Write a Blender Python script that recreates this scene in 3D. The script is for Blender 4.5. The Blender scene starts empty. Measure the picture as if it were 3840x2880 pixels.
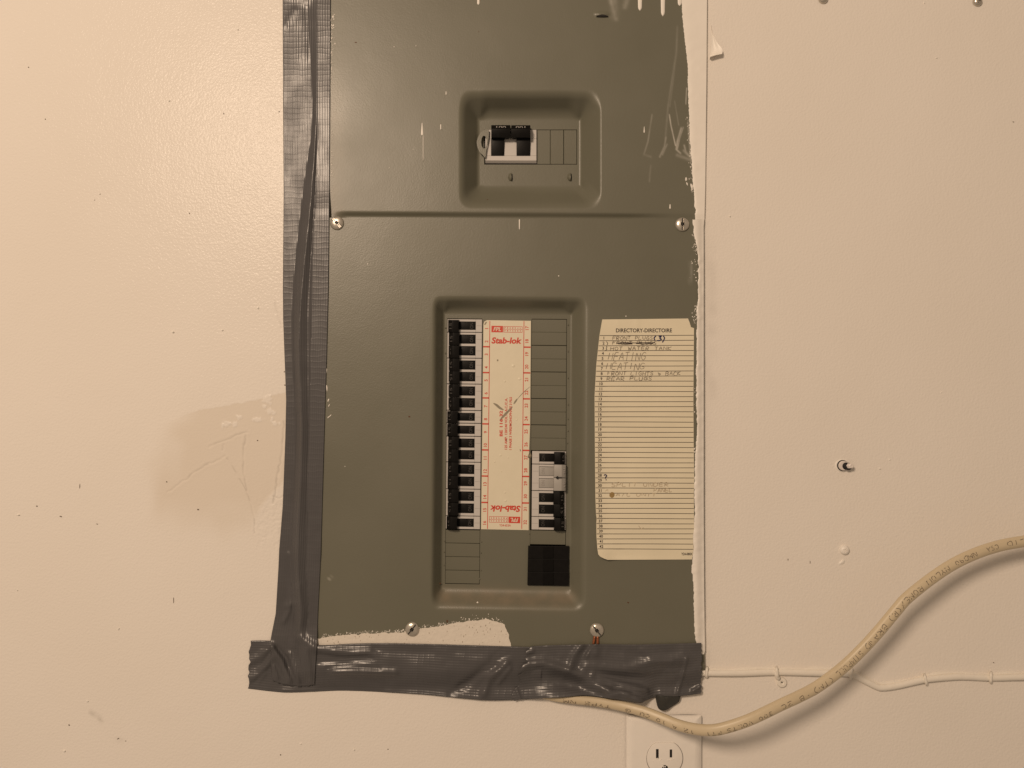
import bpy, bmesh, math, random
import numpy as np
random.seed(7); rng = np.random.default_rng(7)
R = math.radians
S = bpy.context.scene
C = S.collection

# ---------------------------------------------------------------- camera
FPX = 2885.0                      # focal length in photo pixels (3840 wide)
PITCH, YAW, ROLL, DIST = R(3.0), R(1.5), R(0.7), 0.72
F = np.array([-math.sin(YAW) * math.cos(PITCH), math.cos(YAW) * math.cos(PITCH), math.sin(PITCH)])
R0 = np.cross(F, [0, 0, 1.0]); R0 /= np.linalg.norm(R0)
U0 = np.cross(R0, F)
CR = math.cos(ROLL) * R0 + math.sin(ROLL) * U0
CU = math.cos(ROLL) * U0 - math.sin(ROLL) * R0
CP = -F * DIST
cam = bpy.data.cameras.new('camera'); cam.sensor_width = 36; cam.lens = 36 * FPX / 3840
cam.clip_start = 0.01; cam.clip_end = 100
co = bpy.data.objects.new('camera', cam); C.objects.link(co)
from mathutils import Matrix, Vector
co.matrix_world = Matrix(((CR[0], CU[0], -F[0], CP[0]), (CR[1], CU[1], -F[1], CP[1]), (CR[2], CU[2], -F[2], CP[2]), (0, 0, 0, 1)))
S.camera = co

# ---------------------------------------------------------------- light
w = bpy.data.worlds.new('World'); S.world = w; w.use_nodes = True
bg = w.node_tree.nodes['Background']
bg.inputs[0].default_value = (1.0, 0.765, 0.56, 1); bg.inputs[1].default_value = 0.275
ld = bpy.data.lights.new('ceiling_lamp', 'AREA'); ld.shape = 'DISK'; ld.size = 0.5
ld.energy = 34.0; ld.color = (1.0, 0.768, 0.57)
lo = bpy.data.objects.new('ceiling_lamp', ld); C.objects.link(lo)
LP = Vector((-0.86, -1.95, 0.93)); lo.location = LP
lo.rotation_euler = (Vector((-0.1, 0, -0.1)) - LP).to_track_quat('-Z', 'Y').to_euler()
vs = S.view_settings; vs.view_transform = 'Standard'; vs.look = 'None'; vs.exposure = 0.0; vs.gamma = 1.0
S.cycles.use_denoising = True
S.cycles.max_bounces = 6; S.cycles.caustics_reflective = False; S.cycles.caustics_refractive = False

# ---------------------------------------------------------------- helpers
MM = 0.001
def P(px, py, h=0.0):
    """photo pixel -> point on the plane h metres in front of the wall (wall is y=0)"""
    px, py, h = np.broadcast_arrays(np.asarray(px, float), np.asarray(py, float), np.asarray(h, float))
    d = F * FPX + CR * (px - 1920)[..., None] - CU * (py - 1440)[..., None]
    t = (-h - CP[1]) / d[..., 1]
    return CP + d * t[..., None]

def interp(x, xs, ys): return np.interp(x, xs, ys)
def sstep(a, b, x):
    t = np.clip((x - a) / (b - a), 0, 1); return t * t * (3 - 2 * t)
_perm = rng.random((256, 256))
def vnoise(x, y, sc):
    x = np.asarray(x) / sc; y = np.asarray(y) / sc
    xi = np.floor(x).astype(int); yi = np.floor(y).astype(int); fx = x - xi; fy = y - yi
    fx = fx * fx * (3 - 2 * fx); fy = fy * fy * (3 - 2 * fy)
    g = lambda a, b: _perm[a % 256, b % 256]
    return (g(xi, yi) * (1 - fx) + g(xi + 1, yi) * fx) * (1 - fy) + (g(xi, yi + 1) * (1 - fx) + g(xi + 1, yi + 1) * fx) * fy
def segdist(x, y, pts):
    d = np.full(np.shape(x), 1e9)
    for (x0, y0), (x1, y1) in zip(pts[:-1], pts[1:]):
        dx, dy = x1 - x0, y1 - y0; L = dx * dx + dy * dy + 1e-9
        t = np.clip(((x - x0) * dx + (y - y0) * dy) / L, 0, 1)
        d = np.minimum(d, np.hypot(x - x0 - t * dx, y - y0 - t * dy))
    return d

WL = {}
def wloc(o): return WL.get(o.name, np.zeros(3)) if o else np.zeros(3)
def tag(o, label=None, cat=None, group=None, kind=None):
    if label: o['label'] = label
    if cat: o['category'] = cat
    if group: o['group'] = group
    if kind: o['kind'] = kind
    return o
def empty(name, loc, label, cat, group=None):
    o = bpy.data.objects.new(name, None); C.objects.link(o)
    o.location = loc; o.empty_display_size = 0.02; WL[o.name] = np.array(loc, float)
    return tag(o, label, cat, group)
def mk(name, verts, faces, mat, parent=None, smooth=False, uv=None, attr=None, bevel=0, seg=2, weld=False):
    verts = np.asarray(verts, float)
    c = (verts.min(0) + verts.max(0)) / 2
    if parent is None: c = np.array([c[0], verts[:, 1].max(), c[2]])
    me = bpy.data.meshes.new(name)
    me.from_pydata((verts - c).tolist(), [], [list(map(int, f)) for f in faces])
    if uv is not None:
        l = me.uv_layers.new(name='uv'); idx = np.zeros(len(me.loops), int); me.loops.foreach_get('vertex_index', idx)
        l.data.foreach_set('uv', np.asarray(uv, np.float32)[idx].ravel())
    if attr is not None:
        a = me.attributes.new('wear', 'FLOAT_COLOR', 'POINT')
        a.data.foreach_set('color', np.asarray(attr, np.float32).ravel())
    if bevel or weld:
        bm = bmesh.new(); bm.from_mesh(me)
        if weld: bmesh.ops.remove_doubles(bm, verts=bm.verts, dist=1e-6)
        bmesh.ops.recalc_face_normals(bm, faces=bm.faces)
        if bevel:
            es = [e for e in bm.edges if len(e.link_faces) == 2 and e.calc_face_angle(0) > R(30)]
            bmesh.ops.bevel(bm, geom=es, offset=bevel, segments=seg, affect='EDGES', profile=0.6, clamp_overlap=True)
        bm.to_mesh(me); bm.free()
    if smooth:
        me.polygons.foreach_set('use_smooth', [True] * len(me.polygons))
        if smooth != 'all':
            me.set_sharp_from_angle(angle=R(40))
    me.materials.append(mat)
    o = bpy.data.objects.new(name, me); C.objects.link(o)
    WL[o.name] = c; o.location = c - wloc(parent)
    if parent: o.parent = parent
    return o
def grid(px, py, h, mask=None, skirt=0.0, uv=None, attr=None):
    """surface from arrays of pixel coordinates and heights; optional skirt straight back along the wall normal"""
    n, m = np.shape(px)
    V = P(px, py, h).reshape(-1, 3)
    I = np.arange(n * m).reshape(n, m)
    q = np.stack([I[:-1, :-1], I[1:, :-1], I[1:, 1:], I[:-1, 1:]], -1)
    if mask is not None: q = q[mask]
    fc = q.reshape(-1, 4).tolist()
    V = V.tolist()
    if skirt:
        b = list(I[0, :]) + list(I[1:, -1]) + list(I[-1, -2::-1]) + list(I[-2:0:-1, 0])
        off = len(V)
        for k in b: v = V[k]; V.append([v[0], v[1] + skirt, v[2]])
        nb = len(b)
        for k in range(nb): fc.append([b[k], b[(k + 1) % nb], off + (k + 1) % nb, off + k])
        if uv is not None: uv = np.concatenate([uv, uv[b]])
        if attr is not None: attr = np.concatenate([attr, attr[b]])
    return V, fc, uv, attr
def solid(quad, hf, hb):
    """box whose front face shows the four given pixels at height hf, running straight back to hb"""
    q = np.array(quad, float); hf = np.broadcast_to(hf, (4,))
    Vf = P(q[:, 0], q[:, 1], hf); Vb = Vf.copy(); Vb[:, 1] = -hb
    return np.concatenate([Vf, Vb]), [[0, 3, 2, 1], [4, 5, 6, 7], [0, 1, 5, 4], [1, 2, 6, 5], [2, 3, 7, 6], [3, 0, 4, 7]]
def prism(poly, hf, hb):
    q = np.array(poly, float); n = len(q)
    Vf = P(q[:, 0], q[:, 1], hf); Vb = Vf.copy(); Vb[:, 1] = -hb
    return np.concatenate([Vf, Vb]), [list(range(n))[::-1], list(range(n, 2 * n))] + [[k, (k + 1) % n, n + (k + 1) % n, n + k] for k in range(n)]
class MB:
    def __init__(s): s.v = []; s.f = []
    def add(s, V, Fc):
        o = len(s.v); s.v += [list(map(float, v)) for v in V]; s.f += [[int(i) + o for i in f] for f in Fc]; return s
    def build(s, name, mat, parent=None, **k): return mk(name, s.v, s.f, mat, parent, **k)
def ribbon(mb, pts, wd, hf, taper=False):
    p = np.array(pts, float)
    if len(p) < 2: return
    d = np.gradient(p, axis=0); d /= np.linalg.norm(d, axis=1)[:, None] + 1e-9
    nrm = np.stack([-d[:, 1], d[:, 0]], 1)
    ww = np.full(len(p), wd / 2.0)
    if taper: ww = ww * np.sin(np.linspace(0.15, math.pi - 0.15, len(p))) 
    a = p + nrm * ww[:, None]; b = p - nrm * ww[:, None]
    allp = np.concatenate([a, b]); hh = hf(allp[:, 0], allp[:, 1]) if callable(hf) else hf
    V = P(allp[:, 0], allp[:, 1], hh); n = len(p)
    mb.add(V, [[k, k + 1, n + k + 1, n + k] for k in range(n - 1)])
def smooth_path(pts, n=12, closed=False):
    p = np.array(pts, float); out = []
    for i in range(len(p) - 1):
        p0 = p[max(i - 1, 0)]; p1 = p[i]; p2 = p[i + 1]; p3 = p[min(i + 2, len(p) - 1)]
        for t in np.linspace(0, 1, n, endpoint=False):
            out.append(0.5 * ((2 * p1) + (-p0 + p2) * t + (2 * p0 - 5 * p1 + 4 * p2 - p3) * t * t + (-p0 + 3 * p1 - 3 * p2 + p3) * t ** 3))
    out.append(p[-1]); return np.array(out)

_tc = {}
def glyphs(s, off=0.0, shear=0.0):
    key = (s, off, shear)
    if key not in _tc:
        cu = bpy.data.curves.new('t', 'FONT'); cu.body = s; cu.size = 1; cu.offset = off; cu.shear = shear; cu.resolution_u = 3
        ob = bpy.data.objects.new('t', cu)
        me = bpy.data.meshes.new_from_object(ob)
        v = np.array([x.co[:2] for x in me.vertices]); f = [list(p.vertices) for p in me.polygons]
        bpy.data.objects.remove(ob); bpy.data.curves.remove(cu); bpy.data.meshes.remove(me)
        _tc[key] = (v, f)
    return _tc[key]
def text(mb, s, cx, cy, wd, ht, hf, ang=0.0, off=0.0, shear=0.0):
    """flat lettering centred on pixel (cx,cy), wd x ht pixels, reading direction turned ang degrees clockwise"""
    v, f = glyphs(s, off, shear)
    lo, hi = v.min(0), v.max(0); u = (v - (lo + hi) / 2) / np.maximum(hi - lo, 1e-6)
    if wd is None: wd = ht * (hi - lo)[0] / max((hi - lo)[1], 1e-6)
    x = u[:, 0] * wd; y = -u[:, 1] * ht
    a = R(ang); X = cx + x * math.cos(a) - y * math.sin(a); Y = cy + x * math.sin(a) + y * math.cos(a)
    hh = hf(X, Y) if callable(hf) else hf
    mb.add(P(X, Y, hh), f)

# ---------------------------------------------------------------- materials
def nodes(name):
    m = bpy.data.materials.new(name); m.use_nodes = True; nt = m.node_tree
    return m, nt, nt.nodes['Principled BSDF'], (lambda a, b: nt.links.new(a, b)), (lambda t, **k: _n(nt, t, **k))
def _n(nt, t, **k):
    n = nt.nodes.new(t)
    for a, b in k.items():
        if isinstance(b, (int, float, tuple)) and a in n.inputs: n.inputs[a].default_value = b
        else: setattr(n, a, b)
    return n
def simple(name, col, rough=0.5, metal=0.0, var=0.08, scale=200, bump=0.0, bscale=600, spec=0.5, rvar=0.1):
    m, nt, b, L, N = nodes(name)
    tc = N('ShaderNodeTexCoord'); nz = N('ShaderNodeTexNoise'); nz.inputs['Scale'].default_value = scale; nz.inputs['Detail'].default_value = 4
    L(tc.outputs['Object'], nz.inputs['Vector'])
    mx = N('ShaderNodeMix', data_type='RGBA')
    mx.inputs[6].default_value = tuple(c * (1 - var) for c in col) + (1,); mx.inputs[7].default_value = tuple(min(1, c * (1 + var)) for c in col) + (1,)
    L(nz.outputs['Fac'], mx.inputs[0]); L(mx.outputs[2], b.inputs['Base Color'])
    mr = N('ShaderNodeMapRange'); mr.inputs[3].default_value = max(0.03, rough - rvar); mr.inputs[4].default_value = min(1, rough + rvar)
    L(nz.outputs['Fac'], mr.inputs[0]); L(mr.outputs[0], b.inputs['Roughness'])
    b.inputs['Metallic'].default_value = metal; b.inputs['Specular IOR Level'].default_value = spec
    if bump:
        n2 = N('ShaderNodeTexNoise'); n2.inputs['Scale'].default_value = bscale; n2.inputs['Detail'].default_value = 3
        L(tc.outputs['Object'], n2.inputs['Vector'])
        bp = N('ShaderNodeBump'); bp.inputs['Strength'].default_value = 1; bp.inputs['Distance'].default_value = bump
        L(n2.outputs['Fac'], bp.inputs['Height']); L(bp.outputs[0], b.inputs['Normal'])
    return m

WALLC = (0.80, 0.765, 0.70)
def wall_mat():
    m, nt, b, L, N = nodes('wall_paint')
    t0 = N('ShaderNodeTexCoord'); tc = N('ShaderNodeMapping'); tc.inputs['Location'].default_value = (3.173, 1.317, 2.731); L(t0.outputs['Object'], tc.inputs[0]); at = N('ShaderNodeAttribute', attribute_name='wear')
    sp = N('ShaderNodeSeparateColor'); L(at.outputs['Color'], sp.inputs[0])
    big = N('ShaderNodeTexNoise', Scale=7.0, Detail=4.0); L(tc.outputs[0], big.inputs['Vector'])
    c1 = N('ShaderNodeMix', data_type='RGBA'); c1.inputs[6].default_value = (0.785, 0.735, 0.67, 1); c1.inputs[7].default_value = (0.825, 0.78, 0.725, 1)
    L(big.outputs['Fac'], c1.inputs[0])
    c2 = N('ShaderNodeMix', data_type='RGBA'); c2.inputs[7].default_value = (0.70, 0.63, 0.54, 1)
    L(sp.outputs[0], c2.inputs[0]); L(c1.outputs[2], c2.inputs[6])
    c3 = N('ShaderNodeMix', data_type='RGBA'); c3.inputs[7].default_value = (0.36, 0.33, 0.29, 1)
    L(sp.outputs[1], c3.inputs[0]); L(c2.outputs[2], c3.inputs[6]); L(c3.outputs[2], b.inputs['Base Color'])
    rr = N('ShaderNodeMapRange'); rr.inputs[3].default_value = 0.20; rr.inputs[4].default_value = 0.55
    L(sp.outputs[0], rr.inputs[0]); L(rr.outputs[0], b.inputs['Roughness'])
    b.inputs['Specular IOR Level'].default_value = 0.095
    n1 = N('ShaderNodeTexNoise', Scale=480.0, Detail=2.0, Roughness=0.55); L(tc.outputs[0], n1.inputs['Vector'])
    n2 = N('ShaderNodeTexNoise', Scale=60.0, Detail=3.0); L(tc.outputs[0], n2.inputs['Vector'])
    inv = N('ShaderNodeMapRange'); inv.inputs[3].default_value = 1.0; inv.inputs[4].default_value = 0.25; L(sp.outputs[0], inv.inputs[0])
    bp = N('ShaderNodeBump', Distance=0.00030); L(n1.outputs['Fac'], bp.inputs['Height']); L(inv.outputs[0], bp.inputs['Strength'])
    b2 = N('ShaderNodeBump', Distance=0.0004, Strength=0.4); L(n2.outputs['Fac'], b2.inputs['Height']); L(bp.outputs[0], b2.inputs['Normal'])
    L(b2.outputs[0], b.inputs['Normal'])
    return m
def cover_mat():
    m, nt, b, L, N = nodes('grey_enamel')
    t0 = N('ShaderNodeTexCoord'); tc = N('ShaderNodeMapping'); tc.inputs['Location'].default_value = (3.173, 1.317, 2.731); L(t0.outputs['Object'], tc.inputs[0]); at = N('ShaderNodeAttribute', attribute_name='wear')
    sp = N('ShaderNodeSeparateColor'); L(at.outputs['Color'], sp.inputs[0])
    big = N('ShaderNodeTexNoise', Scale=14.0, Detail=5.0); L(tc.outputs[0], big.inputs['Vector'])
    c1 = N('ShaderNodeMix', data_type='RGBA'); c1.inputs[6].default_value = (0.133, 0.130, 0.096, 1); c1.inputs[7].default_value = (0.155, 0.151, 0.113, 1)
    L(big.outputs['Fac'], c1.inputs[0])
    fn = N('ShaderNodeTexNoise', Scale=90.0, Detail=4.0); L(tc.outputs[0], fn.inputs['Vector'])
    sm = N('ShaderNodeMath', operation='MULTIPLY'); L(sp.outputs[0], sm.inputs[0]); L(fn.outputs['Fac'], sm.inputs[1])
    c2 = N('ShaderNodeMix', data_type='RGBA'); c2.inputs[7].default_value = (0.72, 0.69, 0.63, 1); L(sm.outputs[0], c2.inputs[0]); L(c1.outputs[2], c2.inputs[6])
    dm = N('ShaderNodeMath', operation='MULTIPLY'); L(sp.outputs[1], dm.inputs[0]); L(fn.outputs['Fac'], dm.inputs[1])
    c3 = N('ShaderNodeMix', data_type='RGBA'); c3.inputs[7].default_value = (0.235, 0.19, 0.135, 1); L(dm.outputs[0], c3.inputs[0]); L(c2.outputs[2], c3.inputs[6])
    L(c3.outputs[2], b.inputs['Base Color'])
    rr = N('ShaderNodeMapRange'); rr.inputs[3].default_value = 0.30; rr.inputs[4].default_value = 0.46; L(big.outputs['Fac'], rr.inputs[0]); L(rr.outputs[0], b.inputs['Roughness'])
    n1 = N('ShaderNodeTexNoise', Scale=900.0, Detail=2.0); L(tc.outputs[0], n1.inputs['Vector'])
    n2 = N('ShaderNodeTexNoise', Scale=22.0, Detail=2.0); L(tc.outputs[0], n2.inputs['Vector'])
    bp = N('ShaderNodeBump', Distance=0.00008, Strength=1.0); L(n1.outputs['Fac'], bp.inputs['Height'])
    b2 = N('ShaderNodeBump', Distance=0.00022, Strength=1.0); L(n2.outputs['Fac'], b2.inputs['Height']); L(bp.outputs[0], b2.inputs['Normal'])
    L(b2.outputs[0], b.inputs['Normal'])
    return m
def tape_mat():
    m, nt, b, L, N = nodes('duct_tape')
    uv = N('ShaderNodeUVMap', uv_map='uv')
    n1 = N('ShaderNodeTexWave', Scale=128.0, Distortion=2.5, Detail=2.0); n1.bands_direction = 'X'; n1.inputs['Detail Scale'].default_value = .25; L(uv.outputs[0], n1.inputs['Vector'])
    n2w = N('ShaderNodeTexWave', Scale=58.0, Distortion=3.0, Detail=2.0); n2w.bands_direction = 'Y'; n2w.inputs['Detail Scale'].default_value = 1.1; L(uv.outputs[0], n2w.inputs['Vector'])
    n2 = N('ShaderNodeMath', operation='POWER'); n2.inputs[1].default_value = 5.0; L(n2w.outputs['Fac'], n2.inputs[0])
    mp3 = N('ShaderNodeMapping'); mp3.inputs['Scale'].default_value = (38, 30, 1); L(uv.outputs[0], mp3.inputs[0])
    n3 = N('ShaderNodeTexNoise', Scale=1.0, Detail=3.0); L(mp3.outputs[0], n3.inputs['Vector'])
    wr = N('ShaderNodeMapRange'); wr.inputs[1].default_value = 0.35; wr.inputs[2].default_value = 0.65; L(n3.outputs['Fac'], wr.inputs[0])
    add = N('ShaderNodeMath', operation='ADD'); L(n1.outputs['Fac'], add.inputs[0]); sc2 = N('ShaderNodeMath', operation='MULTIPLY'); sc2.inputs[1].default_value = .38; L(n2.outputs[0], sc2.inputs[0]); L(sc2.outputs[0], add.inputs[1])
    bp = N('ShaderNodeBump', Distance=0.00019, Strength=0.7); L(add.outputs[0], bp.inputs['Height'])
    st = N('ShaderNodeMapRange'); st.inputs[3].default_value = 0.32; st.inputs[4].default_value = 0.85; L(wr.outputs[0], st.inputs[0]); L(st.outputs[0], bp.inputs['Strength'])
    L(bp.outputs[0], b.inputs['Normal'])
    c1 = N('ShaderNodeMix', data_type='RGBA'); c1.inputs[6].default_value = (0.066, 0.064, 0.066, 1); c1.inputs[7].default_value = (0.100, 0.097, 0.101, 1)
    L(n3.outputs['Fac'], c1.inputs[0]); L(c1.outputs[2], b.inputs['Base Color'])
    b.inputs['Roughness'].default_value = 0.31; b.inputs['Specular IOR Level'].default_value = 0.5
    return m
M = dict(
    wall=wall_mat(), cover=cover_mat(), tape=tape_mat(),
    paint=simple('white_paint_overlap', (0.83, 0.79, 0.73), 0.40, bump=0.00025, bscale=140, scale=60, var=0.04),
    paintchip=simple('thin_white_paint', (0.72, 0.665, 0.585), 0.5, bump=0.0003, bscale=350, scale=250, var=0.07),
    chipspot=simple('bare_enamel', (0.25, 0.19, 0.13), 0.5, var=0.3, scale=300),
    housing=simple('breaker_housing', (0.55, 0.525, 0.50), 0.45, var=0.05),
    black=simple('black_plastic', (0.0065, 0.0058, 0.0052), 0.44, var=0.3, scale=300, bump=0.00005, spec=0.14),
    blackb=simple('brown_black_plastic', (0.004, 0.0035, 0.003), 0.5, var=0.3, scale=300, spec=0.12),
    grey=simple('grey_plastic', (0.36, 0.345, 0.32), 0.42, var=0.05),
    mark=simple('grey_marking', (0.30, 0.28, 0.26), 0.6),
    dim=simple('dim_marking', (0.034, 0.03, 0.027), 0.6),
    dark=simple('dark_inside', (0.012, 0.010, 0.009), 0.8),
    strip=simple('cream_label', (0.74, 0.68, 0.53), 0.42, var=0.04, scale=60, bump=0.00012, bscale=120),
    red=simple('red_ink', (0.62, 0.055, 0.028), 0.5, var=0.06),
    scratch=simple('scratched_label', (0.27, 0.235, 0.17), 0.6, var=0.2),
    card=simple('card_paper', (0.74, 0.675, 0.515), 0.62, var=0.09, scale=28, bump=0.00008, bscale=500, spec=0.35),
    ink=simple('black_ink', (0.03, 0.017, 0.015), 0.6),
    pencil=simple('pencil', (0.235, 0.20, 0.15), 0.6, var=0.25, scale=900),
    faint=simple('faint_pencil', (0.46, 0.38, 0.265), 0.6, var=0.2, scale=900),
    blue=simple('blue_ink', (0.012, 0.012, 0.075), 0.45),
    stain=simple('brown_stain', (0.30, 0.20, 0.075), 0.55, var=0.3, scale=250),
    steel=simple('screw_steel', (0.60, 0.56, 0.49), 0.30, metal=0.72, var=0.25, scale=300, rvar=0.14, bump=0.0001, bscale=300),
    copper=simple('copper', (0.34, 0.12, 0.055), 0.38, metal=0.5, var=0.35, scale=200),
    cable=simple('cable_jacket', (0.60, 0.505, 0.35), 0.40, var=0.07, scale=40, bump=0.0001, bscale=200),
    print=simple('cable_print', (0.17, 0.135, 0.10), 0.6, var=0.4, scale=700),
    wirep=simple('painted_wire', (0.81, 0.765, 0.69), 0.40, bump=0.0002, bscale=200, var=0.04),
    plate=simple('painted_plate', (0.83, 0.79, 0.735), 0.38, bump=0.0002, bscale=160, var=0.04, scale=80),
    slot=simple('slot_black', (0.006, 0.005, 0.005), 0.7),
    speck=simple('dark_speck', (0.13, 0.09, 0.06), 0.7),
    rubber=simple('dark_flap', (0.040, 0.040, 0.036), 0.45, bump=0.0004, bscale=90),
    plug=simple('plug_plastic', (0.72, 0.665, 0.62), 0.35),
)

# ---------------------------------------------------------------- wall
def lines(*segs):
    out = []
    for a, b, s in segs: out += list(np.arange(a, b, s))
    out.append(segs[-1][1]); return np.array(out, float)
wx = lines((-6100, -1700, 400), (-1700, -40, 60), (-40, 520, 16), (520, 1084, 3), (1084, 2620, 24), (2620, 3880, 12), (3880, 5500, 60), (5500, 9900, 400))
wy = lines((-3500, -1500, 250), (-1500, -40, 60), (-40, 1440, 12), (1440, 2040, 3), (2040, 2900, 12), (2900, 4300, 60), (4300, 6300, 250))
gx, gy = np.meshgrid(wx, wy)
h = 0.5 * MM * (vnoise(gx, gy, 330) - 0.5) + 0.25 * MM * (vnoise(gx + 900, gy, 110) - 0.5)
top = interp(gx, [500, 700, 756, 830, 960, 1030, 1066, 1100], [1640, 1552, 1535, 1523, 1500, 1480, 1471, 1462])
jit = 5 * (vnoise(gx, gy, 9) - 0.5)
patch = (gx < 1110) * sstep(-1, 3, gy - top + jit) * (1 - sstep(1860, 2040, gy + 60 * (vnoise(gx, gy, 70) - 0.5)))
lft = interp(gy, [1540, 1700, 1850, 2040], [700, 640, 600, 620])
patch *= sstep(-90, 60, gx - lft + 70 * (vnoise(gx + 50, gy, 60) - 0.5))
rgt = interp(gy, [1440, 1780, 1860, 1900, 1960, 2040], [1100, 1090, 1010, 975, 955, 955])
patch *= 1 - 0.85 * sstep(-12, 14, gx - rgt)
for (bx, by, br, ex) in [(1003, 1497, 13, 1.4), (992, 1526, 6, 1), (1010, 1541, 10, 1), (968, 1574, 8, 2.2), (1020, 1574, 7, .8), (1032, 1588, 8, 1), (850, 1589, 10, 1.4), (882, 1592, 8, 1), (895, 1565, 7, 1.3), (835, 1597, 5, 1.2), (1015, 1510, 6, .6), (1027, 1550, 5, 1), (1048, 1590, 4, .7)]:
    d = np.hypot((gx - bx) / ex, gy - by) - br + 9 * (vnoise(gx, gy, 6) - 0.5)
    k = 1 - sstep(-1, 3, d); patch *= 1 - 0.8 * k; h += 0.22 * MM * k
h -= 0.08 * MM * patch
cracks = [[(785, 1676), (810, 1661), (857, 1646), (891, 1631), (928, 1622)],
          [(923, 1636), (913, 1683), (913, 1744), (918, 1794), (928, 1852), (942, 1889), (954, 1940), (955, 1998)],
          [(628, 1847), (702, 1794), (756, 1752), (817, 1727), (844, 1710)], [(852, 1720), (885, 1771), (925, 1842)],
          [(1066, 1582), (1060, 1690), (1043, 1778), (1026, 1889)], [(1026, 1862), (1045, 1868), (1066, 1860)],
          [(838, 1665), (836, 1690)], [(1031, 1136), (1045, 1190), (1052, 1220)]]
dirt = 0 * gx
for k, c in enumerate(cracks):
    jx = 5 * (vnoise(gx, gy, 14) - 0.5)
    d = segdist(gx + jx, gy + jx, c)
    am = 1.0 if k in (1, 4) else 0.75
    dirt = np.maximum(dirt, .30 * np.exp(-(d / 2.2) ** 2) * sstep(.25, .7, vnoise(gx, gy, 22))); h -= am * 0.40 * MM * np.exp(-(d / 2.6) ** 2)
    h += am * 0.08 * MM * np.exp(-((d - 8) / 6) ** 2)
rough = sstep(940, 985, gx) * sstep(1830, 1900, gy) * (1 - sstep(2030, 2140, gy)) * (gx < 1090)
h += rough * 0.4 * MM * (vnoise(gx, gy, 8) - 0.5)
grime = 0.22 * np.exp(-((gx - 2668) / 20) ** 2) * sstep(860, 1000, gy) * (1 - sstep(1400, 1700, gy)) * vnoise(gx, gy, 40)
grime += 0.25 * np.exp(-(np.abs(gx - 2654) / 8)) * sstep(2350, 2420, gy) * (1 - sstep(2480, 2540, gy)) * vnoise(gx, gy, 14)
for (x0, y0, x1, y1, a) in [(325, 2660, 382, 2702, .4), (432, 2772, 452, 2776, .22)]:
    grime = np.maximum(grime, a * sstep(.3, .7, vnoise(gx, gy, 18)) * np.exp(-(segdist(gx, gy, [(x0, y0), (x1, y1)]) / 8) ** 2))
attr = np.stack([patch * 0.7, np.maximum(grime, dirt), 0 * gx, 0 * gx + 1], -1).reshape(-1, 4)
cx, cy = (gx[:-1, :-1] + gx[1:, 1:]) / 2, (gy[:-1, :-1] + gy[1:, 1:]) / 2
msk = ~((cx > 1205) & (cx < 2590) & (cy > -330) & (cy < 2440))
V, Fc, _, at = grid(gx, gy, h, mask=msk, attr=attr)
wall = mk('wall', V, Fc, M['wall'], None, smooth='all', attr=at); tag(wall, 'cream painted wall with a smooth repair patch', None, None, 'structure')
# specks of dirt on the wall
mb = MB()
def blob(mb, x, y, rx, ry, h0, dome, n=9, jit=0.25, hb=None, rot=0):
    a = np.linspace(0, 2 * math.pi, n, endpoint=False); r = 1 + jit * (rng.random(n) - 0.5) * 2
    ca, sa = math.cos(rot), math.sin(rot); ex = rx * r * np.cos(a); ey = ry * r * np.sin(a)
    X = x + ex * ca - ey * sa; Y = y + ex * sa + ey * ca
    X2 = x + (X - x) * .6; Y2 = y + (Y - y) * .6
    hb = h0 - 0.3 * MM if hb is None else hb
    V = np.concatenate([P(X, Y, hb), P(X2, Y2, h0 + dome * 0.8), P([x], [y], h0 + dome)])
    mb.add(V, [[k, (k + 1) % n, n + (k + 1) % n, n + k][::-1] for k in range(n)] + [[n + k, n + (k + 1) % n, 2 * n][::-1] for k in range(n)])
for (x, y, rx, ry, ro) in [(107, 252, 4, 3, 0), (170, 447, 4, 3, 0), (1047, 419, 4, 3, 0), (839, 426, 3, 4, 0), (355, 750, 3, 2, 0), (375, 728, 5, 1.5, -.4), (299, 1822, 1.8, 13, .05), (743, 1911, 6, 3, .3), (625, 1807, 4, 3, 0), (651, 2250, 2.2, 17, .02), (259, 2719, 5, 3, .9), (1052, 2831, 4, 3, 0), (471, 2779, 3, 2, 0), (443, 2770, 7, 2, -.4), (364, 1965, 6, 2, .1), (228, 1937, 8, 2.4, .25), (3726, 2485, 6, 2, .5), (710, 800, 3, 5, 0), (1066, 1394, 3, 3, 0), (1068, 1444, 4, 3, 0), (966, 1652, 4, 3, -.4), (3800, 457, 6, 1.5, .2), (893, 112, 3, 2, 0), (2955, 2098, 2.5, 6, 0), (3038, 2108, 2, 8, 0), (1455, 2810, 4, 3, 0), (138, 1898, 5, 3, 0)]:
    blob(mb, x, y, rx * .62, ry * .75, 0.35 * MM, 0.1 * MM, rot=ro)
tag(mb.build('dirt_speck', M['speck'], wall), kind='stuff')
# lumps of dried paint
mb = MB()
for k in range(26):
    x, y = rng.uniform(10, 3830), rng.uniform(10, 2870)
    if 1000 < x < 2700 and y < 2700: continue
    blob(mb, x, y, rng.uniform(3, 7), rng.uniform(3, 6), 0.2 * MM, rng.uniform(.3, .8) * MM, hb=-0.4 * MM)
blob(mb, 3158, 2108, 15, 9, .3 * MM, .8 * MM, rot=-.6); blob(mb, 2737, 811, 3, 3, .3 * MM, .9 * MM); blob(mb, 3300, 1758, 5, 3, .2 * MM, .8 * MM)
tag(mb.build('paint_lump', M['paint'], wall, smooth='all'), kind='stuff')
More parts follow.
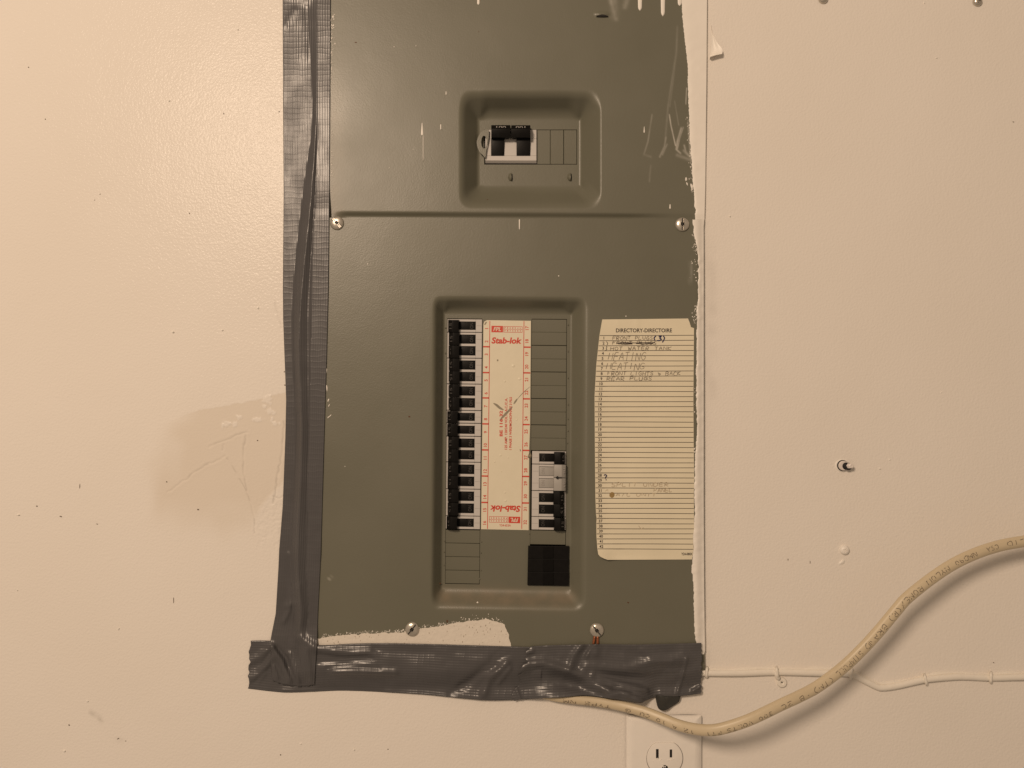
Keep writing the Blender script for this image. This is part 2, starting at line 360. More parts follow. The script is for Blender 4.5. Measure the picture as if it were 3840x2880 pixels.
# peeling flap of paint
fy = np.linspace(0, 1, 14)[:, None]; fx = np.linspace(0, 1, 9)[None, :]
xl = interp(fy, [0, .3, .7, 1], [2666, 2670, 2666, 2661]); xr = interp(fy, [0, .25, .5, .72, .85, 1], [2667, 2672, 2689, 2711, 2708, 2663])
yy = 95 + 128 * fy - 10 * fx * sstep(.8, 1, fy)
V, Fc, _, _ = grid(xl + (xr - xl) * fx, yy + 0 * fx, 0.4 * MM + 5.0 * MM * fx ** 2 * sstep(.2, .9, fy) + 0.5 * MM * np.sin(fx * 7 + fy * 5) * fx, skirt=0.25 * MM)
mk('paint_flap', V, Fc, M['paint'], wall, smooth=True)

# ---------------------------------------------------------------- electrical panel
HU, HL = 3.0 * MM, 6.0 * MM            # face heights of the two covers
panel = empty('electrical_panel', P(1920, 1440, 0), 'olive grey two-piece breaker panel cover set flush in the wall', 'breaker panel')
def slopes(gx): return interp(gx, [1150, 1677, 1809, 1993, 2126, 2640], [.018, .0080, .0105, .0075, .005, 0])
def sly(gy): return interp(gy, [822, 1200, 1980, 2420], [.005, .008, .018, .014])
def W(gx, gy):
    gx, gy = np.asarray(gx, float), np.asarray(gy, float)
    return gx - slopes(gx) * (gy - 1196), gy + sly(gy) * (gx - 1740)
def ramp(t, ro, ri):                    # straight slope, outer shoulder rounded over ro, inner over ri
    t = np.clip(t, 0, 1); a = 1 / (1 - ro / 2 - ri / 2)
    return np.where(t < ro, a * t * t / (2 * ro), np.where(t > 1 - ri, 1 - a * (1 - t) ** 2 / (2 * ri), a * (t - ro / 2)))
def dish(x, y, o, i, depth, p=3.6, rr=.10):
    aL = (i[0] - x) / (i[0] - o[0]); aR = (x - i[2]) / (o[2] - i[2]); aT = (i[1] - y) / (i[1] - o[1]); aB = (y - i[3]) / (o[3] - i[3])
    ax = np.clip(np.maximum(aL, aR), 0, 9); ay = np.clip(np.maximum(aT, aB), 0, 9)
    k = sstep(.0, .6, np.maximum(aR, 0) - np.maximum(np.maximum(aT, aL), aB)) * 1.0     # crisper press line on one side
    return depth * ramp(1 - (ax ** p + ay ** p) ** (1 / p), .34 + (rr - .34) * k, .14 + .3 * sstep(0, .5, np.maximum(aB, 0) - np.maximum(aL, aR)))
DU, DL = 19 * MM, 13 * MM
UO, UI = (1720, 331, 2256, 786), (1797, 456, 2171, 692)
LO_, LI = (1622, 1108, 2206, 2290), (1667, 1178, 2140, 2200)
def hU(x, y):
    hh = HU - dish(x, y, UO, UI, DU) + 0.3 * MM * (vnoise(x, y, 700) - .5)
    seam = 815 + .005 * (x - 1235)
    hh = hh - 2.4 * MM * sstep(-24, -2, y - seam) * sstep(1255, 1300, x) * (1 - sstep(2350, 2560, x) * .8)
    # punched slot near the top edge
    d = np.hypot((x - 2258) / 24, (y - 52) / 9); hh = hh + 1.2 * MM * np.exp(-d ** 4)
    return hh
def hLg(gx, gy):
    hh = HL - dish(gx, gy, LO_, LI, DL, rr=.40) + 0.3 * MM * (vnoise(gx + 3000, gy, 700) - .5)
    return hh - 2.4 * MM * sstep(2612, 2640, gx)
def invW(x, y):
    gx, gy = np.asarray(x, float), np.asarray(y, float)
    for _ in range(4): gx, gy = x + slopes(gx) * (gy - 1196), y - sly(gy) * (gx - 1740)
    return gx, gy
def hL(x, y): return hLg(*invW(x, y))
FU, FL = HU - DU, HL - DL               # floor heights

# upper cover
def rightU(y): return interp(y, [-350, 0, 300, 700, 825], [2653, 2650.5, 2648.5, 2644, 2641])
OPU = (1816, 486, 2164, 617)
xs = np.unique(np.concatenate([lines((1195, 1710, 10), (1710, 1805, 3.5), (1805, 2165, 10), (2165, 2262, 3), (2262, 2400, 6), (2400, 2600, 2.5), (2600, 2648, 8)), [OPU[0], OPU[2]]]))
ys = np.unique(np.concatenate([lines((-350, 30, 10), (30, 75, 2.5), (75, 320, 7), (320, 465, 3.5), (465, 600, 4), (600, 690, 7), (690, 800, 4), (800, 827, 3)), [OPU[1], OPU[3]]]))
gx, gy = np.meshgrid(xs, ys)
X = gx + (rightU(gy) - 2648) * sstep(2300, 2648, gx); X = X - (1 - sstep(1195, 1300, gx)) * (gy + 350) * .018
Y = gy + .005 * (gx - 1235) * sstep(600, 820, gy) - 5 * sstep(700, 820, gy)
smear = np.zeros_like(X)
for pts, wd, a in [([(2540, 100), (2536, 200), (2520, 300), (2505, 400), (2495, 520)], 3.5, .22), ([(2538, 160), (2528, 280), (2512, 400)], 2, .2), ([(2510, 430), (2516, 470), (2533, 545)], 2.0, 1.1), ([(2555, 480), (2540, 530), (2536, 560), (2552, 575)], 3, .8), ([(2562, 478), (2548, 520), (2540, 560)], 2.2, .7), ([(2566, 545), (2572, 570)], 3, .6), ([(2497, 515), (2492, 550), (2474, 588)], 3, .6), ([(2502, 540), (2484, 580)], 2.5, .5), ([(2445, 430), (2430, 530), (2415, 578)], 2.6, .35),
                    ([(2416, 580), (2440, 588)], 4, .25), ([(2290, 0), (2300, 40), (2310, 70)], 8, .45), ([(2302, 0), (2306, 60)], 14, .25), ([(2350, 0), (2342, 25)], 9, .4), ([(2440, 620), (2435, 680)], 3, .2), ([(2575, 330), (2572, 390)], 1.8, .9), ([(2540, 582), (2590, 600)], 6, .35), ([(2530, 380), (2545, 470)], 2, .25), ([(2580, 460), (2590, 600)], 3, .6), ([(2565, 565), (2590, 590)], 5, .5)]:
    smear = np.maximum(smear, a * np.exp(-(segdist(X, Y, pts) / wd) ** 2))
dust = 0.4 * np.exp(-((X - 1250) / 40) ** 2) * sstep(100, 500, Y)
attr = np.stack([smear, dust, 0 * X, 0 * X + 1], -1).reshape(-1, 4)
cx, cy = (gx[:-1, :-1] + gx[1:, 1:]) / 2, (gy[:-1, :-1] + gy[1:, 1:]) / 2
msk = ~((cx > OPU[0]) & (cx < OPU[2]) & (cy > OPU[1]) & (cy < OPU[3]))
V, Fc, _, at = grid(X, Y, hU(X, Y), mask=msk, skirt=HU - .2 * MM, attr=attr)
upper = mk('upper_cover', V, Fc, M['cover'], panel, smooth=True, attr=at)
# lower cover
CX = (1677, 1809, 1993.5, 2126)
def rgy(y): return y - sly(y) * (2060 - 1740)       # photo y on the right column -> cover coordinate
LT, LB_, RT, RB = 1194.5, 2190, rgy(1196), rgy(2196)
xs = np.unique(np.concatenate([lines((1200, 1625, 10), (1625, 1670, 3), (1670, 2136, 9), (2136, 2204, 3), (2204, 2600, 10), (2600, 2640, 3)), CX]))
ys = np.unique(np.concatenate([lines((819, 1110, 10), (1110, 1180, 3), (1180, 2196, 9), (2196, 2288, 3.5), (2288, 2500, 10)), [LT, LB_, RT, RB]]))
gx, gy = np.meshgrid(xs, ys)
X, Y = W(gx, gy)
X = X + sstep(2560, 2640, gx) * interp(gy, [820, 850, 2200, 2500], [1, -1.5, 0, 3])
hh = hLg(gx, gy)
dust = np.exp(-((gy - 2240) / 36) ** 2) * sstep(1620, 1680, gx) * (1 - sstep(2130, 2190, gx)) * (.5 + 1.0 * vnoise(gx, gy, 30))
smear = np.zeros_like(X)
for pts, wd, a in [([(2590, 985), (2592, 1025), (2588, 1060)], 5, .35), ([(1242, 2165), (1236, 2172)], 3, .8), ([(2105, 1472), (2105, 1473)], 4, .9), ([(1330, 2378), (1500, 2374)], 5, .2)]:
    smear = np.maximum(smear, a * np.exp(-(segdist(X, Y, pts) / wd) ** 2))
attr = np.stack([smear, dust, 0 * X, 0 * X + 1], -1).reshape(-1, 4)
cx, cy = (gx[:-1, :-1] + gx[1:, 1:]) / 2, (gy[:-1, :-1] + gy[1:, 1:]) / 2
msk = ~(((cx > CX[0]) & (cx < CX[1]) & (cy > LT) & (cy < LB_)) | ((cx > CX[2]) & (cx < CX[3]) & (cy > RT) & (cy < RB)))
V, Fc, _, at = grid(X, Y, hh, mask=msk, skirt=HL - 1.5 * MM, attr=attr)
lower = mk('lower_cover', V, Fc, M['cover'], panel, smooth=True, attr=at)
# dark box behind the covers
q = P([1225, 2575, 2575, 1225], [-300, -300, 2425, 2425], 0)
Vb = q.copy(); Vb[:, 1] = 0.09; Vf = q.copy(); Vf[:, 1] = 0.0005
mk('enclosure', np.concatenate([Vf, Vb]), [[4, 5, 6, 7], [0, 1, 5, 4], [1, 2, 6, 5], [2, 3, 7, 6], [3, 0, 4, 7]], M['dark'], panel)

# knock-out blanks
def plate_g(x0, y0, x1, y1, hf, name, mat, parent, bev=.25 * MM, hb=None, tilt=0.0):
    q = [W(x0, y0), W(x1, y0), W(x1, y1), W(x0, y1)]
    V, Fc = solid(q, np.array([hf, hf + tilt, hf + tilt, hf]), (hf - 1.2 * MM) if hb is None else hb)
    return mk(name, V, Fc, mat, parent, bevel=bev, seg=1)
fy = [1197, 1246, 1295.6, 1346, 1395, 1446, 1495, 1544.5, 1593.8, 1643, 1690.5]
for k in range(10):
    a, b = rgy(fy[k]), rgy(fy[k + 1]); g0, g1 = (.9, .08) if k % 2 == 0 else (.08, .9)
    plate_g(CX[2] + .8, a + g0, CX[3] - 1.1, b - g1, FL + rng.uniform(-.1, .25) * MM, 'knockout_blank', M['cover'], lower, tilt=rng.uniform(-.35, .35) * MM)
plate_g(CX[2] + .6, rgy(1988.5) + 1, CX[3] - 1.2, rgy(2042), FL + rng.uniform(-.1, .25) * MM, 'knockout_blank', M['cover'], lower)
fy = [1987, 2037, 2088, 2138.7, 2189]
for k in range(4):
    plate_g(CX[0] + .9, fy[k] + .6, CX[1] - .9, fy[k + 1] - .5, FL + rng.uniform(-.1, .25) * MM, 'knockout_blank', M['cover'], lower, tilt=rng.uniform(-.35, .35) * MM)
# small snap lugs left on the opening edges
mb = MB()
for (x, y) in [(2131, 1219), (2131, 1318), (2131, 1418), (2131, 1517), (2130, 1572), (2130, 1617), (2128, 1662), (1806, 2032), (1804, 2074), (1803, 2139), (1799, 2172), (1671, 1230), (1671, 1325), (1985, 2002), (1667, 2030), (1666, 2070), (1665, 2120)]:
    blob(mb, x, y, 2.6, 4.2, FL + .1 * MM, .7 * MM, n=8)
tag(mb.build('snap_lug', M['cover'], lower, smooth='all'), kind='stuff')
for k, (a, b) in enumerate([(2014.5, 2063), (2064.2, 2113), (2114.6, 2162.5)]):
    V, Fc = solid([(a, 487.5), (b, 487.5), (b, 615.5), (a, 615.5)], np.array([FU, FU, FU, FU]) + .15 * MM * k, FU - 1.2 * MM)
    mk('knockout_blank', V, Fc, M['cover'], upper, bevel=.25 * MM, seg=1)
for (x, y) in [(1914, 664), (2136, 664)]:
    n = 12; a = np.linspace(math.pi / 2, 1.5 * math.pi, n)
    ring = [(x + 4 + 13 * np.cos(a), y + 16 * np.sin(a), 0.2), (x + 4 + 9 * np.cos(a), y + 11 * np.sin(a), 2.1), (x + 4 + 0 * a, y + 6 * np.sin(a), 2.9)]
    X = np.array([r[0] for r in ring]); Y = np.array([r[1] for r in ring]); H = FU + np.array([[r[2]] * n for r in ring]) * MM
    V, Fc, _, _ = grid(X, Y, H); V = [list(v) for v in V]
    mk('lance_tab', V, Fc, M['cover'], upper, smooth='all')
    V, Fc = prism([(x + 4 + 0.3, y + 13 * math.sin(t)) for t in np.linspace(-1.5, 1.5, 6)] + [(x + 8, y + 11 * math.sin(t)) for t in np.linspace(1.5, -1.5, 6)], FU + .15 * MM, FU - .3 * MM)
    mk('lance_slit', V, Fc, M['dark'], upper)
# slot in the top of the upper cover
t = np.linspace(0, 1, 14)
pts = [(2236 + 46 * k, 61 - 7 * math.sin(math.pi * k)) for k in t] + [(2282 - 46 * k, 61 + 1.5 * math.sin(math.pi * k)) for k in t[1:-1]]
V, Fc = prism(pts, HU + 1.35 * MM, HU); mk('punched_slot', V, Fc, M['dark'], upper)

# white paint lapped over the right edge and the lower left of the covers
def jag(y, a, s, sd=0): return a * (vnoise(y, 0 * np.asarray(y) + sd * 17.3, s) - .5) * 2
bU = np.array([(-350, 2552), (0, 2556), (26, 2557), (87, 2561), (143, 2568), (208, 2574), (260, 2580), (325, 2579), (399, 2583), (521, 2587), (608, 2594), (651, 2596), (720, 2602), (758, 2605), (775, 2604), (787, 2611), (800, 2606), (817, 2607)])
ry = np.arange(-350, 826, 2.5)[:, None]; fx = np.linspace(0, 1, 8)[None, :]
lx = interp(ry, bU[:, 0], bU[:, 1]) + jag(ry, 1.6, 7, 1) + jag(ry, 1.2, 3, 2); rx = rightU(ry) + .6
X = lx + (rx - lx) * fx; Y = ry + 0 * fx
V, Fc, _, _ = grid(X, Y, hU(X, Y) + .3 * MM * sstep(-.01, .12, fx) + .05 * MM + .25 * MM * vnoise(X, Y, 26) * sstep(0, .3, fx), skirt=HU - .3 * MM)
mk('paint_overlap', V, Fc, M['paint'], upper, smooth=True)
bL = np.array([(823, 2595), (852, 2602), (871, 2601), (902, 2609), (940, 2615), (996, 2619), (1016, 2617), (1035, 2620), (1069, 2617), (1105, 2618), (1165, 2614), (1242, 2612), (1500, 2611), (1608, 2614), (1674, 2610), (1717, 2607), (1771, 2605), (1847, 2604), (1927, 2605), (2020, 2596), (2057, 2601), (2096, 2595), (2144, 2594), (2196, 2601), (2312, 2602), (2377, 2606), (2412, 2611), (2455, 2620)])
ry = np.arange(823.6, 2456, 2.5)[:, None]
lx = interp(ry, bL[:, 0], bL[:, 1]) + jag(ry, 2.4, 11, 3) + jag(ry, 1.3, 4, 4)
rx = interp(ry, [822, 850, 1200, 1860, 2200, 2300, 2440, 2456], [2641, 2638.8, 2638.8, 2638.8, 2640.3, 2641.5, 2643.5, 2640])
X = lx + (rx - lx) * fx; Y = ry + 0 * fx
V, Fc, _, _ = grid(X, Y, hL(X, Y) + .3 * MM * sstep(-.01, .12, fx) + .05 * MM + .8 * MM * vnoise(X, Y, 18) * sstep(0, .3, fx) * sstep(850, 1000, Y), skirt=HL - 1.6 * MM)
mk('paint_overlap', V, Fc, M['paint'], lower, smooth=True)
bB = np.array([(1188, 2395), (1262, 2384), (1357, 2377), (1444, 2373), (1509, 2371), (1583, 2356), (1661, 2346), (1751, 2329), (1790, 2323), (1830, 2322), (1864, 2331), (1887, 2339), (1898, 2355), (1907, 2373), (1912, 2404), (1918, 2425), (1919, 2444)])
cxv = np.arange(1188, 1919, 2.0)[None, :]; fyv = np.linspace(0, 1, 7)[:, None]
ty = interp(cxv, bB[:, 0], bB[:, 1]) + (jag(cxv, 3.0, 16, 5) + jag(cxv, 2.2, 4, 6)) * (.4 + vnoise(cxv, 0 * cxv, 60))
X = cxv + 0 * fyv; X = X + (X > 1885) * 6 * (vnoise(X, ty + fyv * 90, 8) - .5); Y = ty + (2450 - ty) * fyv
V, Fc, _, _ = grid(X, Y, hL(X, Y) + .28 * MM, skirt=.25 * MM)
mk('paint_patch', V, Fc, M['paintchip'], lower, smooth=True)
mb = MB(); mc = MB()
for k in range(190):
    x = rng.uniform(1200, 1895); y = float(interp(x, bB[:, 0], bB[:, 1])) - abs(rng.normal(0, 5)) * (1.5 if x > 1700 else .8) - 2
    r = rng.uniform(.8, 2.6); blob(mb, x, y, r, r * rng.uniform(.6, 1.8), float(hL(x, y)) + .1 * MM, .3 * MM, n=6, jit=.5)
for k in range(170):
    x = rng.uniform(1220, 1900); t0 = float(interp(x, bB[:, 0], bB[:, 1])); y = rng.uniform(t0 + 6, 2425)
    if rng.random() > .45 + .55 * sstep(1700, 1850, x): continue
    r = rng.uniform(.8, 2.2); blob(mc, x, y, r * .8, r * rng.uniform(1, 3), float(hL(x, y)) + .33 * MM, .04 * MM, n=6, jit=.5)
for (y0, y1, n, sc) in [(880, 960, 26, 6), (970, 1080, 14, 14), (1140, 1215, 36, 9), (1380, 1560, 12, 4)]:
    for k in range(n):
        y = rng.uniform(y0, y1); x = float(interp(y, bL[:, 0], bL[:, 1])) - abs(rng.normal(0, sc)) - 1
        r = rng.uniform(.8, 2.4); blob(mb, x, y, r, r * 1.4, float(hL(x, y)) + .1 * MM, .3 * MM, n=6, jit=.5)
for (x, y, rx, ry, ro) in [(1224, 1390, 3, 10, .05), (1226, 1455, 3, 14, -.1), (1232, 1500, 3, 7, .4), (1234, 1520, 2, 8, .5), (1238, 1560, 2, 9, .8), (1231, 1565, 2, 5, .6), (2095, 1035, 3, 3, 0), (1379, 990, 3, 3, 0), (1791, 2260, 4, 4, 0), (2604, 1683, 4, 4, 0), (2604, 1695, 3, 3, 0), (2347, 1186, 3, 3, 0), (1294, 1749, 2, 2, 0)]:
    blob(mb, x, y, rx, ry, float(hL(x, y)) + .1 * MM, .35 * MM, n=9, jit=.25, rot=ro)
tag(mb.build('paint_fleck', M['paint'], lower, smooth='all'), kind='stuff'); tag(mc.build('paint_chip', M['chipspot'], lower), kind='stuff')
mb = MB()
for k in range(95):
    y = rng.uniform(40, 330) if k < 70 else rng.uniform(480, 720); x = 1240 + abs(rng.normal(0, 5)) * (1.4 if y < 200 else .6) + 1.0
    r = rng.uniform(.7, 2.4) * (1.5 if 60 < y < 105 else 1); blob(mb, x, y, r, r * 1.5, float(hU(x, y)) + .1 * MM, .3 * MM, n=6, jit=.5)
for k in range(60):
    y = rng.uniform(440, 720); x = float(interp(y, bU[:, 0], bU[:, 1])) - abs(rng.normal(0, 5)); r = rng.uniform(.7, 2.2)
    blob(mb, x, y, r, r * 2, float(hU(x, y)) + .1 * MM, .3 * MM, n=6, jit=.4)
for (x, y, rx, ry, ro) in [(2573, 672, 4, 8, 0), (2577, 690, 3, 8, -.3), (2594, 700, 4, 16, -.25), (1478, 175, 2.5, 2, 0), (1560, 172, 2, 2, 0), (1460, 630, 2, 2, 0), (1550, 560, 2, 2, 0)]:
    blob(mb, x, y, rx, ry, float(hU(x, y)) + .1 * MM, .35 * MM, rot=ro)
tag(mb.build('paint_fleck', M['paint'], upper, smooth='all'), kind='stuff')
def drip(x, y0, y1, w0, w1, hf, parent):
    n = 16; t = np.linspace(0, 1, n)[:, None]; u = np.linspace(-1, 1, 7)[None, :]
    wd = w0 + (w1 - w0) * t; wd = wd * np.sqrt(np.clip(1 - np.clip((t - .86) / .14, 0, 1) ** 2, 0.02, 1)) * np.sqrt(np.clip(np.clip(t / .06, 0, 1), .1, 1))
    X = x + u * wd; Y = y0 + (y1 - y0) * t + 0 * u
    V, Fc, _, _ = grid(X, Y, hf(X, Y) + (.05 + .5 * np.sqrt(1 - .98 * u * u)) * MM + 0 * t, skirt=.3 * MM)
    mk('paint_drip', V, Fc, M['paint'], parent, smooth='all')
for a in [(2400, -60, 40, 9, 7, hU, upper), (2486, -60, 61, 9, 7, hU, upper), (2549, -60, 22, 9, 7, hU, upper), (1794, -30, 18, 4, 5, hU, upper), (1583, 460, 508, 1.5, 5, hU, upper), (1587, 505, 605, 1.4, 1.2, hU, upper), (1653, 466, 486, 2, 2.4, hU, upper), (1673, 342, 355, 1.2, 2.6, hU, upper), (2416, 474, 498, 1, 3, hU, upper), (2513, 766, 783, 2, 3.2, hU, upper), (1948, 822, 861, 2.5, 2, hL, lower)]:
    drip(*a)
mb = MB()
for (x, y, rx, ry) in [(1334, 159, 6, 3.5), (1795, 119, 2.5, 2), (1535, 1562, 5, 4), (1828, 749, 4, 2)]:
    blob(mb, x, y, rx, ry, (hU(x, y) if y < 815 else hL(x, y)) + .05 * MM, .12 * MM)
for (x, y, rx, ry) in [(2356, 2260, 5, 4), (1677, 2330, 5, 8), (1648, 2188, 5, 3)]:
    blob(mb, x, y, rx, ry, float(hL(x, y)) + .05 * MM, .12 * MM)
tag(mb.build('rust_spot', simple('rust_spot', (0.10, 0.045, 0.02), 0.7), lower), kind='stuff')

# screws --------------------------------------------------------------
def lathe(prof, n=32):
    V = []; Fc = []
    for (r, z) in prof:
        for k in range(n): a = 2 * math.pi * k / n; V.append((r * math.cos(a), z, r * math.sin(a)))
    for i in range(len(prof) - 1):
        for k in range(n): Fc.append([i * n + k, i * n + (k + 1) % n, (i + 1) * n + (k + 1) % n, (i + 1) * n + k])
    Fc.append(list(range(n))[::-1]); Fc.append([(len(prof) - 1) * n + k for k in range(n)])
    return V, Fc
def temp(V, Fc):
    me = bpy.data.meshes.new('tmp'); me.from_pydata([tuple(v) for v in V], [], Fc)
    bm = bmesh.new(); bm.from_mesh(me); bmesh.ops.recalc_face_normals(bm, faces=bm.faces); bm.to_mesh(me); bm.free()
    o = bpy.data.objects.new('tmp', me); C.objects.link(o); return o
def bx(sx, y0, y1, sz):
    return [(a * sx, y, b * sz) for y in (y0, y1) for a, b in ((-1, -1), (1, -1), (1, 1), (-1, 1))], [[0, 1, 2, 3], [4, 5, 6, 7], [0, 1, 5, 4], [1, 2, 6, 5], [2, 3, 7, 6], [3, 0, 4, 7]]
def screw_mesh(prof, cuts, mat):
    a = temp(*lathe(prof)); cs = []
    for c in cuts:
        t = temp(*c); cs.append(t); m = a.modifiers.new('b', 'BOOLEAN'); m.operation = 'DIFFERENCE'; m.object = t; m.solver = 'EXACT'
    dg = bpy.context.evaluated_depsgraph_get(); me = bpy.data.meshes.new_from_object(a.evaluated_get(dg))
    for t in [a] + cs: bpy.data.objects.remove(t)
    me.materials.clear(); me.materials.append(mat)
    me.polygons.foreach_set('use_smooth', [True] * len(me.polygons)); me.set_sharp_from_angle(angle=R(35))
    return me
m_ = MM
pan = [(6.55 * m_, .3 * m_), (6.55 * m_, -.5 * m_), (6.2 * m_, -1.3 * m_), (5.3 * m_, -2.0 * m_), (3.8 * m_, -2.5 * m_), (2 * m_, -2.75 * m_), (.3 * m_, -2.85 * m_)]
combo = screw_mesh(pan, [bx(.75 * m_, -4 * m_, -1.7 * m_, 7 * m_), bx(1.55 * m_, -4.1 * m_, -.9 * m_, 1.55 * m_)], M['steel'])
pan2 = [(4.4 * m_, .3 * m_), (4.4 * m_, -.8 * m_), (4.0 * m_, -1.9 * m_), (3.0 * m_, -2.8 * m_), (1.6 * m_, -3.3 * m_), (.2 * m_, -3.4 * m_)]
cross = [bx(.5 * m_, -4 * m_, -1.8 * m_, 2.3 * m_), bx(2.3 * m_, -4.1 * m_, -1.7 * m_, .5 * m_)]
phil = screw_mesh(pan2, cross, M['steel']); philp = screw_mesh(pan2, [bx(.45 * m_, -4 * m_, -2.6 * m_, 2.1 * m_), bx(2.1 * m_, -4.1 * m_, -2.55 * m_, .45 * m_)], M['plate'])
def put(name, me, px, py, h, rot, parent=None, sc=1.0, tilt=0.0):
    o = bpy.data.objects.new(name, me); C.objects.link(o); c = P(px, py, h)
    WL[o.name] = c; o.location = c - wloc(parent); o.rotation_euler = (tilt, R(rot), 0); o.scale = (sc,) * 3
    if parent: o.parent = parent
    return o
dk2, _f = bx(.5 * m_, -1.83 * m_, -1.73 * m_, 5.6 * m_)
dk, _f = bx(1.45 * m_, -1.15 * m_, -.95 * m_, 1.45 * m_)
for (x, y, rot) in [(1264, 837, -42), (2558, 842, 2), (1546, 2359, 38), (2238, 2363, -40)]:
    s = put('cover_screw', combo, x, y, HL + .1 * MM, rot, panel)
    d = mk('slot_shade', np.array(dk2) + WL[s.name], _f, M['dim'], None); d.parent = s; d.location = (0, -1.78 * m_, 0)  # dark bar laid in the cut slot, stands in for its shade
    d = mk('socket_shade', np.array(dk) + WL[s.name], _f, M['slot'], None); d.parent = s; d.location = (0, -1.05 * m_, 0)  # near-black block at the recess bottom, shade put in as colour
for (x, y, lab) in [(3086, -2, 'shiny round-head screw above the wall anchor, the one beside the peeling paint'), (3664, 8, 'shiny round-head screw standing alone high in the wall, farther from the panel')]:
    tag(put('wall_screw', phil, x, y, 0, 20, sc=1.0), lab, 'screw', 'bare steel screws in the wall')
tag(put('wall_screw', philp, 3166, 2062, 0, 12), 'cross-head screw painted over in wall cream', 'screw')

